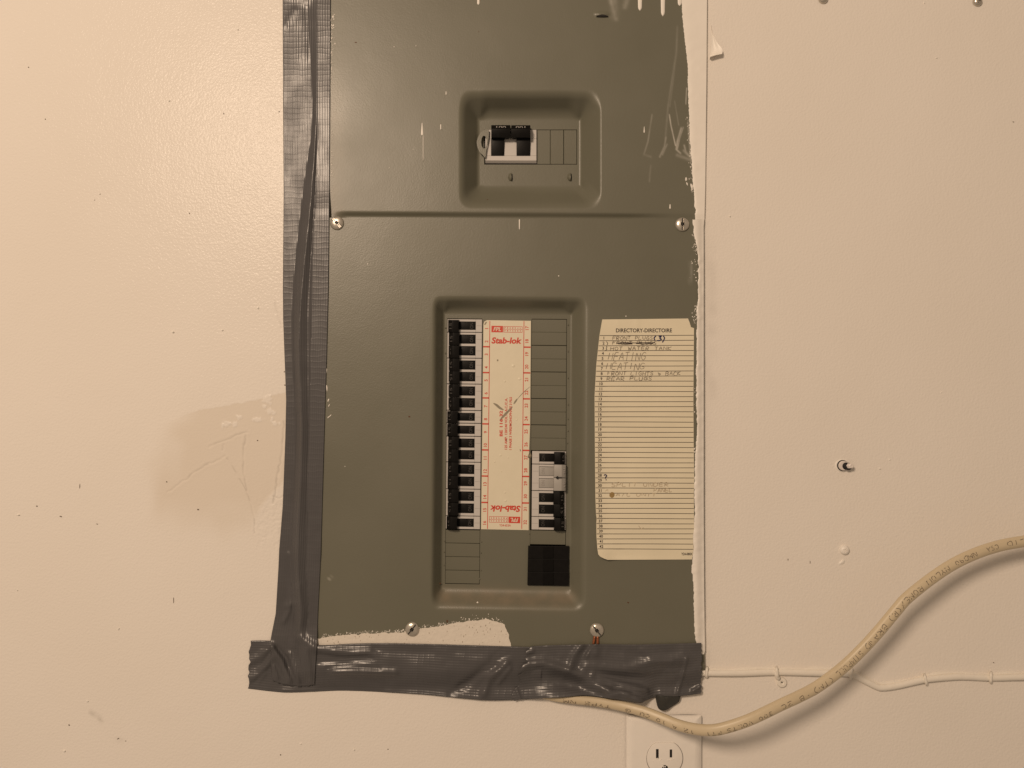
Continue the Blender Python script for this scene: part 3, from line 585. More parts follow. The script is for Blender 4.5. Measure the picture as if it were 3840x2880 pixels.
# ---------------------------------------------------------------- breakers
def breaker(col, y0, y1, kind, label):
    """col 0 left / 1 right; y0..y1 photo rows; kind 's' single, 'd' double, 'g' double with grey toggles"""
    a, b = (CX[0], CX[1]) if col == 0 else (CX[2], CX[3])
    if col == 1: y0, y1 = rgy(y0), rgy(y1)
    y0 += 1.2; y1 -= 1.2
    U = (lambda u: a + 1.2 + (b - a - 2.4) * u) if col == 0 else (lambda u: b - .8 - (b - a - 6.5) * u)   # u=0 at the toggle end
    H0 = FL + 1.6 * MM + rng.uniform(-.3, .3) * MM; HB = FL - 28 * MM
    th = empty('circuit_breaker', P(*W((a + b) / 2, (y0 + y1) / 2), HB), label, 'circuit breaker', 'breakers in the panel')
    rows = [(y0, y1)] if kind == 's' else [(y0, (y0 + y1) / 2), ((y0 + y1) / 2, y1)]
    mb = MB()
    def bar(u0, u1, v0, v1, hf, hb=HB):
        x0, x1 = sorted((float(U(u0)), float(U(u1))))
        mb.add(*solid([W(x0, v0), W(x1, v0), W(x1, v1), W(x0, v1)], hf, hb))
    w0 = .82 if col == 0 else .79
    bar(w0, 1, y0, y1, H0); bar(0, .05, y0, y1, H0 - .5 * MM)
    p = rows[0][1] - rows[0][0]
    slots = []
    for k, (r0, r1) in enumerate(rows):
        t, bt = (.18, .83) if kind == 's' else ((.16, .88) if k == 0 else (.07, .81))
        slots.append((r0 + p * t, r0 + p * bt))
    bar(.05, w0, y0, slots[0][0], H0); bar(.05, w0, slots[-1][1], y1, H0 - .1 * MM)
    if len(rows) == 2: bar(.05, w0, slots[0][1], slots[1][0], H0)
    hs = mb.build('housing', M['housing'], th, bevel=.22 * MM, seg=1)
    ml = MB()                                      # moulded part lines on the flat end
    for (s0, s1) in slots:
        ym = (s0 + s1) / 2; xa, xb = float(U(w0 + .02)), float(U(.985))
        ml.add(*solid([W(min(xa, xb), ym - .5), W(max(xa, xb), ym - .5), W(max(xa, xb), ym + .5), W(min(xa, xb), ym + .5)], H0 + .04 * MM, H0 - .2 * MM))
    tag(ml.build('parting_line', M['mark'], hs), kind='stuff')
    tm = M['grey'] if kind == 'g' else M['black']
    e0, e1 = (.0, .36) if kind == 'g' else (.055, .37)
    if kind == 's': e0, e1 = .03, .345
    for k, (r0, r1) in enumerate(rows):
        s0, s1 = slots[k]
        g = MB()
        x0, x1 = sorted((float(U(w0 - .005)), float(U(e1 - .03))))
        s0 += 1.3 if kind == 'g' else .6; s1 -= 1.3 if kind == 'g' else .6
        hr = H0 - (.35 if kind == 'g' else 1.3) * MM
        g.add(*solid([W(x0, s0), W(x1, s0), W(x1, s1), W(x0, s1)], hr, HB + 2 * MM))
        # raised lever with a chamfered outer end
        v0, v1 = r0 + .6 + rng.uniform(-.6, .6) + (1.4 if kind == 's' else 0), r1 - .5 + (1.5 if kind == 's' else 0)
        if kind != 's' and k == 1: v0 += .7; v1 += 1.0
        js = rng.uniform(-.012, .012); uu = np.array([e1, e1 - .02, e0 + .12, e0, e0 - .005]) + js; ht = np.array([2.5, 6.2, 7.0, 4.6, 2.0]) * MM + rng.uniform(-.5, .5) * MM
        if kind == 'g': ht = ht + .8 * MM
        if col == 0: uu = uu[::-1]; ht = ht[::-1]
        GX = np.stack([U(uu), U(uu)]); GY = np.stack([0 * uu + v0, 0 * uu + v1]); px, py = W(GX, GY)
        V, Fc, _, _ = grid(px, py, FL + np.stack([ht, ht]), skirt=9 * MM)
        g.add(V, Fc)
        tg = g.build('toggle', tm, th, bevel=.3 * MM, seg=2, smooth=True)
        lt = MB(); rot = 90 if col == 0 else 90
        ax, ay = W(U(e0 + .06), (v0 + v1) / 2)
        text(lt, '40' if kind == 'g' else '15', float(ax), float(ay), 22, 9, FL + (5.8 + (.8 if kind == 'g' else 0)) * MM + .35 * MM, ang=-90 if k == 0 else 90, off=.01)
        ax, ay = W(U(w0 - .12), (s0 + s1) / 2)
        text(lt, 'ON', float(ax), float(ay), 22, 13, hr + .08 * MM, ang=-90, off=.01)
        tag(lt.build('moulded_lettering', M['dim'] if kind != 'g' else M['mark'], tg), kind='stuff')
    if kind == 'g':                                # dark notch of the tie between the two levers
        yc = (y0 + y1) / 2; q = [W(float(U(.12)), yc - 1.6), W(float(U(.30)), yc - 1.6), W(float(U(.30)), yc + 1.6), W(float(U(.12)), yc + 1.6)]
        V, Fc = solid(sorted(q[:2], key=lambda t: float(t[0])) + sorted(q[2:], key=lambda t: -float(t[0])), FL + 8.6 * MM, FL + 5 * MM); mk('tie_notch', V, Fc, M['slot'], th)
        c0, c1 = W(float(U(.25)), yc); V, Fc = prism([(c0 + 4.5 * math.cos(t), c1 + 5.5 * math.sin(t)) for t in np.linspace(0, 2 * math.pi, 12, endpoint=False)], FL + 8.5 * MM, FL + 5 * MM); mk('tie_hole', V, Fc, M['slot'], th)
    return th
Ls = [(1196, 1246, 's', "single-pole black-toggle breaker topmost in the full column, beside number 1"), (1246, 1343, 'd', "double black-toggle breaker directly below the topmost single-pole one"), (1343, 1440, 'd', "double black-toggle breaker, middle one of three doubles near the upper logo"),
      (1440, 1539, 'd', "double black-toggle breaker directly above two adjoining single-pole breakers"), (1539, 1587, 's', "upper one of two adjoining single-pole black-toggle breakers halfway down the column"), (1587, 1636, 's', "lower one of two adjoining single-pole black-toggle breakers halfway down the column"),
      (1636, 1733, 'd', "double black-toggle breaker directly below two adjoining single-pole breakers"), (1733, 1834, 'd', "double black-toggle breaker across the label strip from the pale grey toggles"), (1834, 1935, 'd', "double black-toggle breaker directly above the full column's last single-pole one"),
      (1935, 1985, 's', "single-pole black-toggle breaker at the foot of the full column, above blank plates")]
for a in Ls: breaker(0, *a)
for a in [(1691, 1741, 's', "single-pole black-toggle breaker sitting between blank plates and the pale grey double"), (1741, 1840.5, 'g', "double breaker with pale grey toggles marked 40"), (1840.5, 1938, 'd', "double black-toggle breaker directly below the pale grey double"), (1938, 1988, 's', "single-pole black-toggle breaker at the foot of the short column, above black fillers")]:
    breaker(1, *a)
# black plastic fillers
for k, (y0, y1, lab) in enumerate([(2047, 2094.4, 'black plastic filler below number 32, topmost of three'), (2095.2, 2144.2, 'black plastic filler below number 32, middle one of three'), (2145, 2195, 'black plastic filler below number 32, lowest of three')]):
    th = empty('filler_plate', P(2057, (y0 + y1) / 2, FL - 6 * MM), lab, 'filler plate', 'black fillers in the panel')
    q = [(1980.5 - k, y0), (2134.5, y0 + 1), (2133.5, y1 + 2.5), (1979.5 - k, y1)]
    V, Fc = solid(q, FL + 2.2 * MM, FL - 1 * MM); mk('plate', V, Fc, M['black'], th, bevel=.35 * MM)
    for (xa, xb, hf) in [(2037, 2075, 3.0)]:
        V, Fc = solid([(xa, y0 + 3), (xb, y0 + 3.5), (xb, y1 - 1.5), (xa, y1 - 2)], FL + hf * MM, FL + 1.5 * MM); mk('grip', V, Fc, M['blackb'], th, bevel=.25 * MM)
    V, Fc = solid([(2000, y0 + 5), (2115, y0 + 5), (2115, y1 - 5), (2000, y1 - 5)], FL - 1 * MM, FL - 12 * MM); mk('clip', V, Fc, M['blackb'], th)

# main breaker
H0 = FU + 2.2 * MM
th = empty('main_breaker', P(1916, 548, FU - 30 * MM), 'double main breaker marked 100 in the upper recess, black toggles on white housing', 'circuit breaker')
mb = MB()
for q in [[(1820, 486), (2012, 486.5), (2012, 519), (1820, 519)], [(1820, 519), (1842, 519), (1842, 584), (1820, 584)], [(1891, 519), (1937.5, 519), (1937.5, 584), (1891, 584)], [(1988.5, 519), (2012, 519), (2012, 584), (1988.5, 584)], [(1820, 584), (2012, 584), (2012, 602), (1820, 602)]]:
    mb.add(*solid(q, H0, FU - 28 * MM))
mb.add(*[v for v in solid([(1820, 601.6), (2012, 602), (2013, 613), (1820, 612.5)], np.array([H0, H0, FU - .5 * MM, FU - .5 * MM]), FU - 20 * MM)])
mb.build('housing', M['housing'], th, bevel=.25 * MM, seg=1)
for k, (up, low) in enumerate([((1842, 469, 1914, 518), (1842.6, 518, 1890.4, 583.5)), ((1917, 469.5, 1989, 518), (1938, 518, 1988, 583.5))]):
    g = MB()
    X = np.array([[up[0], up[2]]] * 5); Y = np.array([[up[1]] * 2, [up[1] + 13] * 2, [up[1] + 15] * 2, [up[3] - 2] * 2, [up[3]] * 2]); H = FU + np.array([[6.5] * 2, [10.5] * 2, [10.8] * 2, [9.0] * 2, [5] * 2]) * MM
    V, Fc, _, _ = grid(X, Y, H, skirt=7 * MM); g.add(V, Fc)
    g.add(*solid([(low[0], low[1] - 3), (low[2], low[1] - 3), (low[2], low[3]), (low[0], low[3])], np.array([FU + 5, FU + 5, FU + 3.1, FU + 3.1]) * 1 if False else np.array([FU + 5 * MM, FU + 5 * MM, FU + 2.9 * MM, FU + 2.9 * MM]), FU - 20 * MM))
    tg = g.build('toggle', M['black'], th, bevel=.35 * MM, smooth=True)
    lt = MB(); text(lt, '100', (up[0] + up[2]) / 2 + (1 if k == 0 else -1), up[1] + 8, 36, 8.5, lambda x, y: FU + 9.1 * MM + .3 * MM, ang=0 if k == 0 else 180, off=.012)
    tag(lt.build('moulded_lettering', M['mark'], tg), kind='stuff')
V, Fc = solid([(1908, 500), (1922, 500), (1922, 521), (1908, 521)], FU + 4.5 * MM, FU); mk('centre_post', V, Fc, M['grey'], th, bevel=.2 * MM)
# half-moon locking tab with an oval hole, standing out from the cover
out = smooth_path([(1833, 487), (1820, 486), (1800, 500), (1789, 525), (1789, 545), (1797, 568), (1812, 583), (1819, 592)], 6)
edge = smooth_path([(1821, 588), (1824, 560), (1832, 520), (1833, 487)], 6)[1:-1]
oc = np.concatenate([out, edge]); n = len(oc)
ang = np.arctan2(oc[:, 1] - 533, oc[:, 0] - 1815); ho = np.stack([1815 + 10.5 * np.cos(ang), 533 + 24 * np.sin(ang)], 1)
hh = lambda x: FU + (5.0 + (x - 1812) * .008) * MM
V = np.concatenate([P(oc[:, 0], oc[:, 1], hh(oc[:, 0])), P(ho[:, 0], ho[:, 1], hh(ho[:, 0]))]); V2 = V.copy(); V2[:, 1] += 1.1 * MM
Fc = []
for k in range(n):
    j = (k + 1) % n; Fc += [[k, j, n + j, n + k], [2 * n + k, 3 * n + k, 3 * n + j, 2 * n + j], [k, 2 * n + k, 2 * n + j, j], [n + k, n + j, 3 * n + j, 3 * n + k]]
mk('lock_tab', np.concatenate([V, V2]), Fc, M['cover'], th, weld=True)

# ---------------------------------------------------------------- label strip
HS = FL + .45 * MM
ls = empty('label_strip', P(1898, 1600, FL), 'cream circuit number strip with red print between the breaker columns', 'label')
cl = np.array([(1813, 1216), (1816, 1206), (1826, 1200.5), (1991, 1203), (1988, 1590), (1984, 1700), (1979, 1712), (1984, 1720), (1982.5, 1988), (1804, 1984.5), (1809, 1590)])
def hs(x, y): return HS + .25 * MM * (vnoise(x, y, 60) - .5)
V, Fc = prism(cl, HS, FL + .08 * MM)
mk('strip', V, Fc, M['strip'], ls)
mb = MB(); HP = HS + .12 * MM
LXt = lambda y, a, b: a + (b - a) * (y - 1201) / 785
def quadrow(x0, x1, y, th_, sk=1.2): mb.add(P([x0, x1, x1, x0], [y - th_ / 2, y - th_ / 2 + sk, y + th_ / 2 + sk, y + th_ / 2], HP), [[3, 2, 1, 0]])
for (a, b) in [(1837, 1828), (1965, 1956.5)]:
    ys = np.linspace(1204, 1983, 12); ribbon(mb, [(LXt(y, a, b), y) for y in ys], 2.4, HP)
for y in (1300, 1397, 1492, 1589.4, 1687, 1785, 1884): quadrow(LXt(y, 1813, 1804.5), LXt(y, 1837, 1828), y, 5.2, .4)
for y in (1301.6, 1398, 1495.5, 1592, 1688.7, 1786.5, 1886): quadrow(LXt(y, 1965, 1956.5), LXt(y, 1990.5, 1982), y, 5.2, .4)
for k in range(16):
    y = 1232 + k * 48.55
    text(mb, str(k + 1), LXt(y, 1825, 1816.5), y, None, 12.5, HP, ang=-90, off=.016)
    text(mb, str(k + 17), LXt(y, 1976.5, 1969), y - 2, None, 12.5, HP, ang=-90, off=.016)
def logo(cx, cy, rot):
    a = R(rot)
    def T(x, y): return cx + x * math.cos(a) - y * math.sin(a), cy + x * math.sin(a) + y * math.cos(a)
    def rect(x0, y0, x1, y1):
        p = [T(x0, y0), T(x1, y0), T(x1, y1), T(x0, y1)]; mb.add(P([q[0] for q in p], [q[1] for q in p], HP), [[3, 2, 1, 0]])
    rect(-58, -12, -15, 12)
    for (x0, y0, x1, y1) in [(-13, -11, 58, -9.6), (-13, 10.6, 58, 12), (-13, -.5, 58, .6), (-13, -9.6, -11.8, 10.6), (56.8, -9.6, 58, 10.6)]: rect(x0, y0, x1, y1)
    for j, s in enumerate(['FEDERAL', 'PIONEER']):
        for i, ch in enumerate(s): x, y = T(-7 + i * 9.6, -5 + j * 10.6); text(mb, ch, x, y, 3.6, 5.2, HP, ang=rot, off=.02)
    x, y = T(-36.5, 0); text(wt, 'FPL', x, y, 29, 15, HP + .06 * MM, ang=rot, off=.02, shear=.25)
wt = MB()
logo(1901, 1234.5, .8); logo(1892.5, 1949, 181)
text(mb, 'Stab-lok', 1899.5, 1277, 113, 24, HP, ang=.5, off=.036, shear=.16)
text(mb, 'Stab-lok', 1895, 1907.5, 114, 24, HP, ang=180.8, off=.036, shear=.16)
text(mb, 'Y24-653A', 1894, 1970, 43, 8.5, HP, ang=.8, off=.006)
text(mb, 'BE 116-32', 1879, 1588, 96, 12, HP, ang=-90, off=.03)
text(mb, '125 AMP. 120/240 VOLTS A.C./C.A.', 1897.5, 1589, 193, 9.5, HP, ang=-89.7, off=.024)
text(mb, '1 PHASE 3 WIRE/MONOPHASE 3 FILS', 1914.5, 1588, 198, 9.5, HP, ang=-89.7, off=.024)
tag(mb.build('red_print', M['red'], ls), kind='stuff'); tag(wt.build('white_lettering', M['strip'], ls), kind='stuff')
for pts, wd, tp in [(smooth_path([(1850, 1512), (1862, 1519), (1875, 1530), (1889, 1537)], 5), 9, True), (smooth_path([(1874, 1576), (1895, 1553), (1922, 1525)], 6), 8, True), (smooth_path([(1926, 1515), (1940, 1495)], 6), 6, True), (smooth_path([(1938, 1499), (1962, 1472), (1988, 1450)], 6), 1.8, True), ([(1824, 1207), (1817, 1218)], 4, False), ([(1950, 1685), (1952, 1692)], 3, False), ([(1866, 1348), (1866, 1354)], 5, False)]:
    mb = MB(); ribbon(mb, pts, wd, HP + .1 * MM, taper=tp); mb.build('scratch', M['scratch'], ls)
V, Fc, _, _ = grid(np.array([[1980, 1991], [1981, 1993], [1978, 1992]], float), np.array([[1707, 1700], [1713, 1709], [1716, 1717]], float), HS + np.array([[0, 3], [1, 2], [0, 0]]) * MM, skirt=.3 * MM)
mk('torn_corner', V, Fc, M['scratch'], ls)
mb = MB()
for (x, y, r) in [(1925, 1372, 9), (1949, 1421, 8), (1893, 1430, 6), (1877, 1707, 6), (1906, 1716, 4), (1894, 1847, 5), (1896, 1878, 6), (1880, 1768, 4), (1938, 1574, 4), (1855, 1732, 4)]: blob(mb, x, y, r, r * .9, HS + .05 * MM, .22 * MM, n=12, jit=.1)
tag(mb.build('air_bubble', M['strip'], ls, smooth='all'), kind='stuff')

# ---------------------------------------------------------------- directory card
dc = empty('directory_card', P(2415, 1650, HL), 'aged tan circuit directory card with ruled lines and pencil notes', 'card')
Lp = np.array([(1197, 2258.6), (1257.7, 2248), (1368, 2236), (1485, 2229.5), (1630, 2230.4), (1780, 2231.5), (1862, 2232.5), (1930, 2235), (1945, 2237.5), (1960, 2236), (2010, 2236.5), (2057, 2240), (2079, 2243.5), (2088, 2252), (2095, 2266), (2099.5, 2279)])
Rp = np.array([(1194, 2580), (1209, 2586), (1229, 2592), (1230, 2602.6), (1500, 2600.4), (1673, 2601.5), (1800, 2603.5), (1850, 2602), (1925, 2602.5), (1990, 2602.5), (2010, 2598), (2060, 2601), (2098, 2595)])
def hc(x, y):
    u = (x - 2230) / 372
    return hL(x, y) + (.35 + .35 * (vnoise(x, y, 120) - .5)) * MM + 4.0 * MM * np.exp(-((x - 2245) / 45) ** 2 - ((y - 2100) / 50) ** 2) + .5 * MM * np.exp(-((x - 2235) / 14) ** 2) * sstep(1300, 1500, y) + 1.0 * MM * np.exp(-((y - 2100) / 12) ** 2) * (1 - u) \
        + .35 * MM * np.exp(-((x - 2388) / 7) ** 2) * (1 - sstep(1210, 1260, y)) + .2 * MM * np.exp(-((x - 2318) / 6) ** 2) * (1 - sstep(1210, 1260, y))
t = np.concatenate([np.linspace(0, .06, 16), np.linspace(.07, .93, 60), np.linspace(.935, 1, 24)])[:, None]; fx = np.linspace(0, 1, 40)[None, :]
yl = 1198 + t * (2099.5 - 1198); yr = 1194.3 + t * (2098 - 1194.3)
lx = interp(yl, Lp[:, 0], Lp[:, 1]); rx = interp(yr, Rp[:, 0], Rp[:, 1])
X = lx + (rx - lx) * fx; Y = yl + (yr - yl) * fx
V, Fc, _, _ = grid(X, Y, hc(X, Y), skirt=.2 * MM)
mk('card', V, Fc, M['card'], dc, smooth=True)
hq = lambda x, y: hc(x, y) + .1 * MM
mb = MB()
for k in range(43):
    y0 = 1258.2 + k * 19.06; x0 = float(interp(y0, Lp[:, 0], Lp[:, 1])) + 1.2 + (2 if k == 38 else 0); x1 = float(interp(y0, Rp[:, 0], Rp[:, 1])) - .8
    sl = interp(k, [0, 20, 43], [-1.2, 1.0, .8])
    ribbon(mb, [(x0 + (x1 - x0) * q, y0 + sl * q + .5 * math.sin(q * 3 + k)) for q in np.linspace(0, 1, 8)], 2.0, hq)
tag(mb.build('ruled_lines', M['ink'], dc), kind='stuff')
mb = MB()
for k in range(42):
    y = 1258.2 + (k + .5) * 19.06; x = float(interp(k, [0, 6, 13, 25, 34, 41], [2264.5, 2257, 2250.5, 2249, 2251, 2255]))
    if k < 9: x = x - .0
    text(mb, str(k + 1), x, y, None, 11, hq, off=.022)
text(mb, 'DIRECTORY-DIRECTOIRE', 2415, 1239, 210, 15, hq, off=.02)
text(mb, 'Y24-080X', 2576, 2077.5, 42, 10, hq, off=.022)
tag(mb.build('black_print', M['ink'], dc), kind='stuff')

G = {'A': [[(0, 1), (.5, 0), (1, 1)], [(.2, .6), (.85, .6)]], 'B': [[(0, 0), (0, 1), (.7, .95), (.9, .7), (.6, .5), (0, .48)], [(.6, .48), (.85, .25), (.6, 0), (0, 0)]], 'C': [[(1, .1), (.5, 0), (.1, .4), (.15, .85), (.5, 1), (1, .9)]],
     'D': [[(0, 0), (0, 1), (.6, .95), (1, .5), (.6, .05), (0, 0)]], 'E': [[(1, 0), (.1, 0), (0, 1), (.9, 1)], [(.05, .5), (.8, .48)]], 'F': [[(1, 0), (.1, .02), (0, 1)], [(.05, .5), (.75, .46)]],
     'G': [[(1, .1), (.5, 0), (.05, .4), (.1, .85), (.5, 1), (.95, .85), (.95, .55), (.5, .55)]], 'H': [[(.08, 0), (0, 1)], [(1, 0), (.92, 1)], [(0, .5), (.95, .5)]], 'I': [[(.5, 0), (.45, 1)]],
     'K': [[(.05, 0), (0, 1)], [(1, 0), (.05, .55), (1, 1)]], 'L': [[(.1, 0), (0, 1), (.9, .97)]], 'M': [[(0, 1), (.1, 0), (.5, .7), (.9, 0), (1, 1)]], 'N': [[(0, 1), (.08, 0), (.92, 1), (1, 0)]],
     'O': [[(.5, 0), (.05, .35), (.1, .8), (.5, 1), (.9, .8), (.95, .3), (.5, 0)]], 'P': [[(0, 1), (.08, 0), (.75, .05), (.9, .28), (.6, .52), (.05, .52)]], 'R': [[(0, 1), (.08, 0), (.75, .05), (.9, .28), (.6, .5), (.05, .52), (.95, 1)]],
     'S': [[(.95, .1), (.5, 0), (.1, .2), (.3, .45), (.75, .6), (.85, .85), (.4, 1), (0, .9)]], 'T': [[(0, .02), (1, 0)], [(.52, 0), (.45, 1)]], 'U': [[(0, 0), (.05, .8), (.4, 1), (.85, .85), (.95, 0)]], 'V': [[(0, 0), (.5, 1), (1, 0)]],
     'W': [[(0, 0), (.25, 1), (.5, .3), (.75, 1), (1, 0)]], 'X': [[(0, 0), (1, 1)], [(1, 0), (0, 1)]], 'Y': [[(0, 0), (.5, .5), (1, 0)], [(.5, .5), (.45, 1)]], 'J': [[(.9, 0), (.85, .8), (.4, 1), (0, .8)]], 'Q': [[(.5, 0), (.05, .5), (.5, 1), (.95, .5), (.5, 0)], [(.6, .7), (1, 1)]], 'Z': [[(0, 0), (1, 0), (0, 1), (1, 1)]],
     '&': [[(0, .1), (.4, .9), (.9, .5), (.2, .55)], [(.45, .3), (.35, .95)]], '(': [[(.8, -.1), (.3, .3), (.35, .7), (.7, 1.1)]], ')': [[(.3, -.1), (.75, .3), (.7, .8), (.2, 1.2)]], '/': [[(.8, 0), (.2, 1)]], '-': [[(.1, .5), (.9, .5)]], '.': [[(.4, .95), (.5, 1)]],
     '0': [[(.5, 0), (.05, .5), (.5, 1), (.95, .5), (.5, 0)]], '1': [[(.2, .2), (.5, 0), (.5, 1)]], '2': [[(0, .2), (.5, 0), (.9, .3), (0, 1), (1, 1)]], '3': [[(.05, .1), (.6, 0), (.85, .25), (.4, .45), (.9, .7), (.6, 1), (0, .95)]], '4': [[(.7, 1), (.7, 0), (0, .65), (1, .65)]], '9': [[(.9, .3), (.5, 0), (.1, .3), (.5, .55), (.9, .3), (.8, 1)]], '6': [[(.8, 0), (.2, .5), (.2, .9), (.7, 1), (.8, .6), (.2, .6)]], ' ': []}
def hand(mb, s, x0, x1, y0, y1, wd, hf, slant=.18, jit=.06):
    n = len(s); cw = (x1 - x0) / n
    for i, ch in enumerate(s):
        dy = rng.uniform(-.08, .08); sc = rng.uniform(.9, 1.08)
        for st in G[ch]:
            p = np.array(st) + rng.uniform(-jit, jit, (len(st), 2))
            X = x0 + cw * (i + .1 + .74 * p[:, 0]) + slant * (1 - p[:, 1]) * (y1 - y0) * .5; Y = y0 + (y1 - y0) * (dy + p[:, 1] * sc)
            pts = smooth_path(np.stack([X, Y], 1), 4) if len(st) > 2 else np.stack([X, Y], 1)
            ribbon(mb, pts, wd * rng.uniform(.8, 1.2), hf)
hw = lambda x, y: hc(x, y) + .14 * MM
mb = MB()
hand(mb, 'FRONT PLUGS', 2296, 2450, 1261, 1273, 2.2, hw); hand(mb, 'FRONT PLUGS', 2295, 2464, 1280, 1291, 2.4, hw); hand(mb, 'HOT WATER TANK', 2287, 2519, 1300, 1313, 2.2, hw)
hand(mb, 'HEATING', 2278, 2422, 1321, 1349, 2.2, hw, .35); hand(mb, 'HEATING', 2271, 2417, 1362, 1386, 2.1, hw, .35); hand(mb, 'FRONT LIGHTS & BACK', 2277, 2553, 1394, 1407, 2.2, hw); hand(mb, 'REAR PLUGS', 2274, 2447, 1413.5, 1426, 2.2, hw)
tag(mb.build('pencil_writing', M['pencil'], dc), kind='stuff')
mb = MB()
for (a, b, c) in [(2312, 1287, 2370), (2325, 1284, 2440), (2385, 1288, 2450), (2320, 1289, 2372), (2395, 1284, 2456)]: ribbon(mb, [(a, b), ((a + c) / 2, b + 2), (c, b + .5)], 2.6, lambda x, y: hc(x, y) + .18 * MM)
ribbon(mb, smooth_path([(2274, 1281), (2279, 1287), (2276, 1294)], 5), 2, hw); ribbon(mb, smooth_path([(2273, 1297), (2276, 1301), (2273, 1306), (2276, 1310), (2270, 1314)], 5), 2, hw)
tag(mb.build('crossing_out', M['ink'], dc), kind='stuff')
mb = MB()
hand(mb, 'SPLIT UNDER', 2291, 2510, 1810, 1824, 2.2, hw); hand(mb, 'PANEL', 2450, 2522, 1832, 1845, 2.2, hw); hand(mb, 'A/C UNIT', 2308, 2462, 1849, 1861, 2.2, hw)
ribbon(mb, smooth_path([(2270, 1842), (2278, 1836), (2280, 1842)], 5), 1.6, hw); ribbon(mb, smooth_path([(2395, 1972), (2405, 1984), (2413, 1978)], 5), 2, hw)
tag(mb.build('faded_writing', M['faint'], dc), kind='stuff')
mb = MB(); hb_ = lambda x, y: hc(x, y) + .2 * MM
ribbon(mb, smooth_path([(2460, 1260), (2453, 1267), (2456, 1277)], 6), 4.2, hb_); ribbon(mb, smooth_path([(2470, 1262), (2480, 1260), (2474, 1268), (2480, 1272), (2474, 1277), (2464, 1277)], 6), 4.2, hb_); ribbon(mb, smooth_path([(2487, 1260), (2492, 1268), (2484, 1284)], 6), 4.2, hb_)
ribbon(mb, smooth_path([(2265, 1783), (2270, 1780), (2275, 1784), (2271, 1790), (2271, 1795)], 6), 4, hb_); ribbon(mb, [(2272, 1798), (2274, 1801)], 4, hb_)
tag(mb.build('pen_writing', M['blue'], dc), kind='stuff')
mb = MB(); blob(mb, 2295, 1856, 10.5, 10.5, float(hc(2295, 1856)) + .16 * MM, .03 * MM, n=14, jit=.1, hb=float(hc(2295, 1856)) + .1 * MM); mb.build('stain', M['stain'], dc)

# ---------------------------------------------------------------- duct tape
def ridges(x, y, rs):
    hh = 0 * x
    for (pts, amp, wd) in rs:
        d = segdist(x, y, pts); hh = hh + amp * MM * np.exp(-(d / wd) ** 2)
    return hh
def under(x, y):                        # what lies below the tape: cover face or wall
    le = 1200 - (y + 350) * .018; inside = (x > le - 6) & (x < 2650) & (y < 2508 + .014 * (x - 1740))
    top = HU + .2 * MM + (hL(x, np.clip(y, 830, 2500)) + .2 * MM - HU) * sstep(690, 815, y)
    return np.where(inside, top, .45 * MM)
def covbase(x, y):                      # smooth surface of the cover / wall below the bottom tape
    inx = sstep(1080, 1150, x) * (1 - sstep(2640, 2670, x)); iny = 1 - sstep(2512, 2585, y)
    return (HL + .3 * MM) * inx * iny
RL = [([(1180, 2432), (1260, 2442), (1400, 2452)], 2.4, 16), ([(1200, 2478), (1300, 2482), (1400, 2455), (1408, 2438)], -1.6, 14), ([(1250, 2520), (1330, 2518), (1480, 2523)], 1.8, 13), ([(1230, 2505), (1290, 2500), (1420, 2508)], -.8, 9), ([(1730, 2572), (1790, 2528), (1860, 2500)], -1.8, 16),
      ([(1815, 2600), (1835, 2545), (1900, 2485)], 2.6, 15), ([(1870, 2560), (1912, 2508)], 1.6, 9), ([(935, 2480), (975, 2462), (1015, 2420)], 1.4, 14), ([(933, 2545), (975, 2530), (1020, 2465)], 1.7, 16), ([(985, 2570), (1020, 2520)], -.8, 10), ([(935, 2422), (1000, 2430)], -.8, 6), ([(1450, 2600), (1800, 2622)], .7, 14), ([(1220, 2500), (1500, 2505), (1850, 2520)], 1.3, 42), ([(1440, 2440), (1700, 2450)], -.6, 18), ([(1560, 2480), (1620, 2560)], .5, 26), ([(1195, 2455), (1300, 2470), (1398, 2470)], -1.2, 9), ([(1185, 2560), (1300, 2560), (1420, 2575)], .9, 16), ([(1480, 2560), (1640, 2545), (1740, 2560)], .9, 20), ([(1690, 2600), (1760, 2560), (1850, 2470), (1900, 2440)], -1.3, 14), ([(1645, 2440), (1760, 2475), (1830, 2480)], .8, 18), ([(1060, 2590), (1180, 2585)], 1.0, 12), ([(950, 2565), (990, 2520), (1015, 2505)], -1.0, 8), ([(945, 2500), (985, 2490), (1012, 2450)], -1.0, 8)]
def hHL(x, y): return np.maximum(hHL_(x, y), under(x, y) + .45 * MM)
def hHL_(x, y): return .3 * MM + covbase(x, y) + .7 * MM + ridges(x, y, RL) + .7 * MM * (vnoise(x, y, 70) - .5) + .3 * MM * (vnoise(x, y, 26) - .5) + 2.6 * MM * sstep(1350, 1750, x) * sstep(2540, 2625, y)
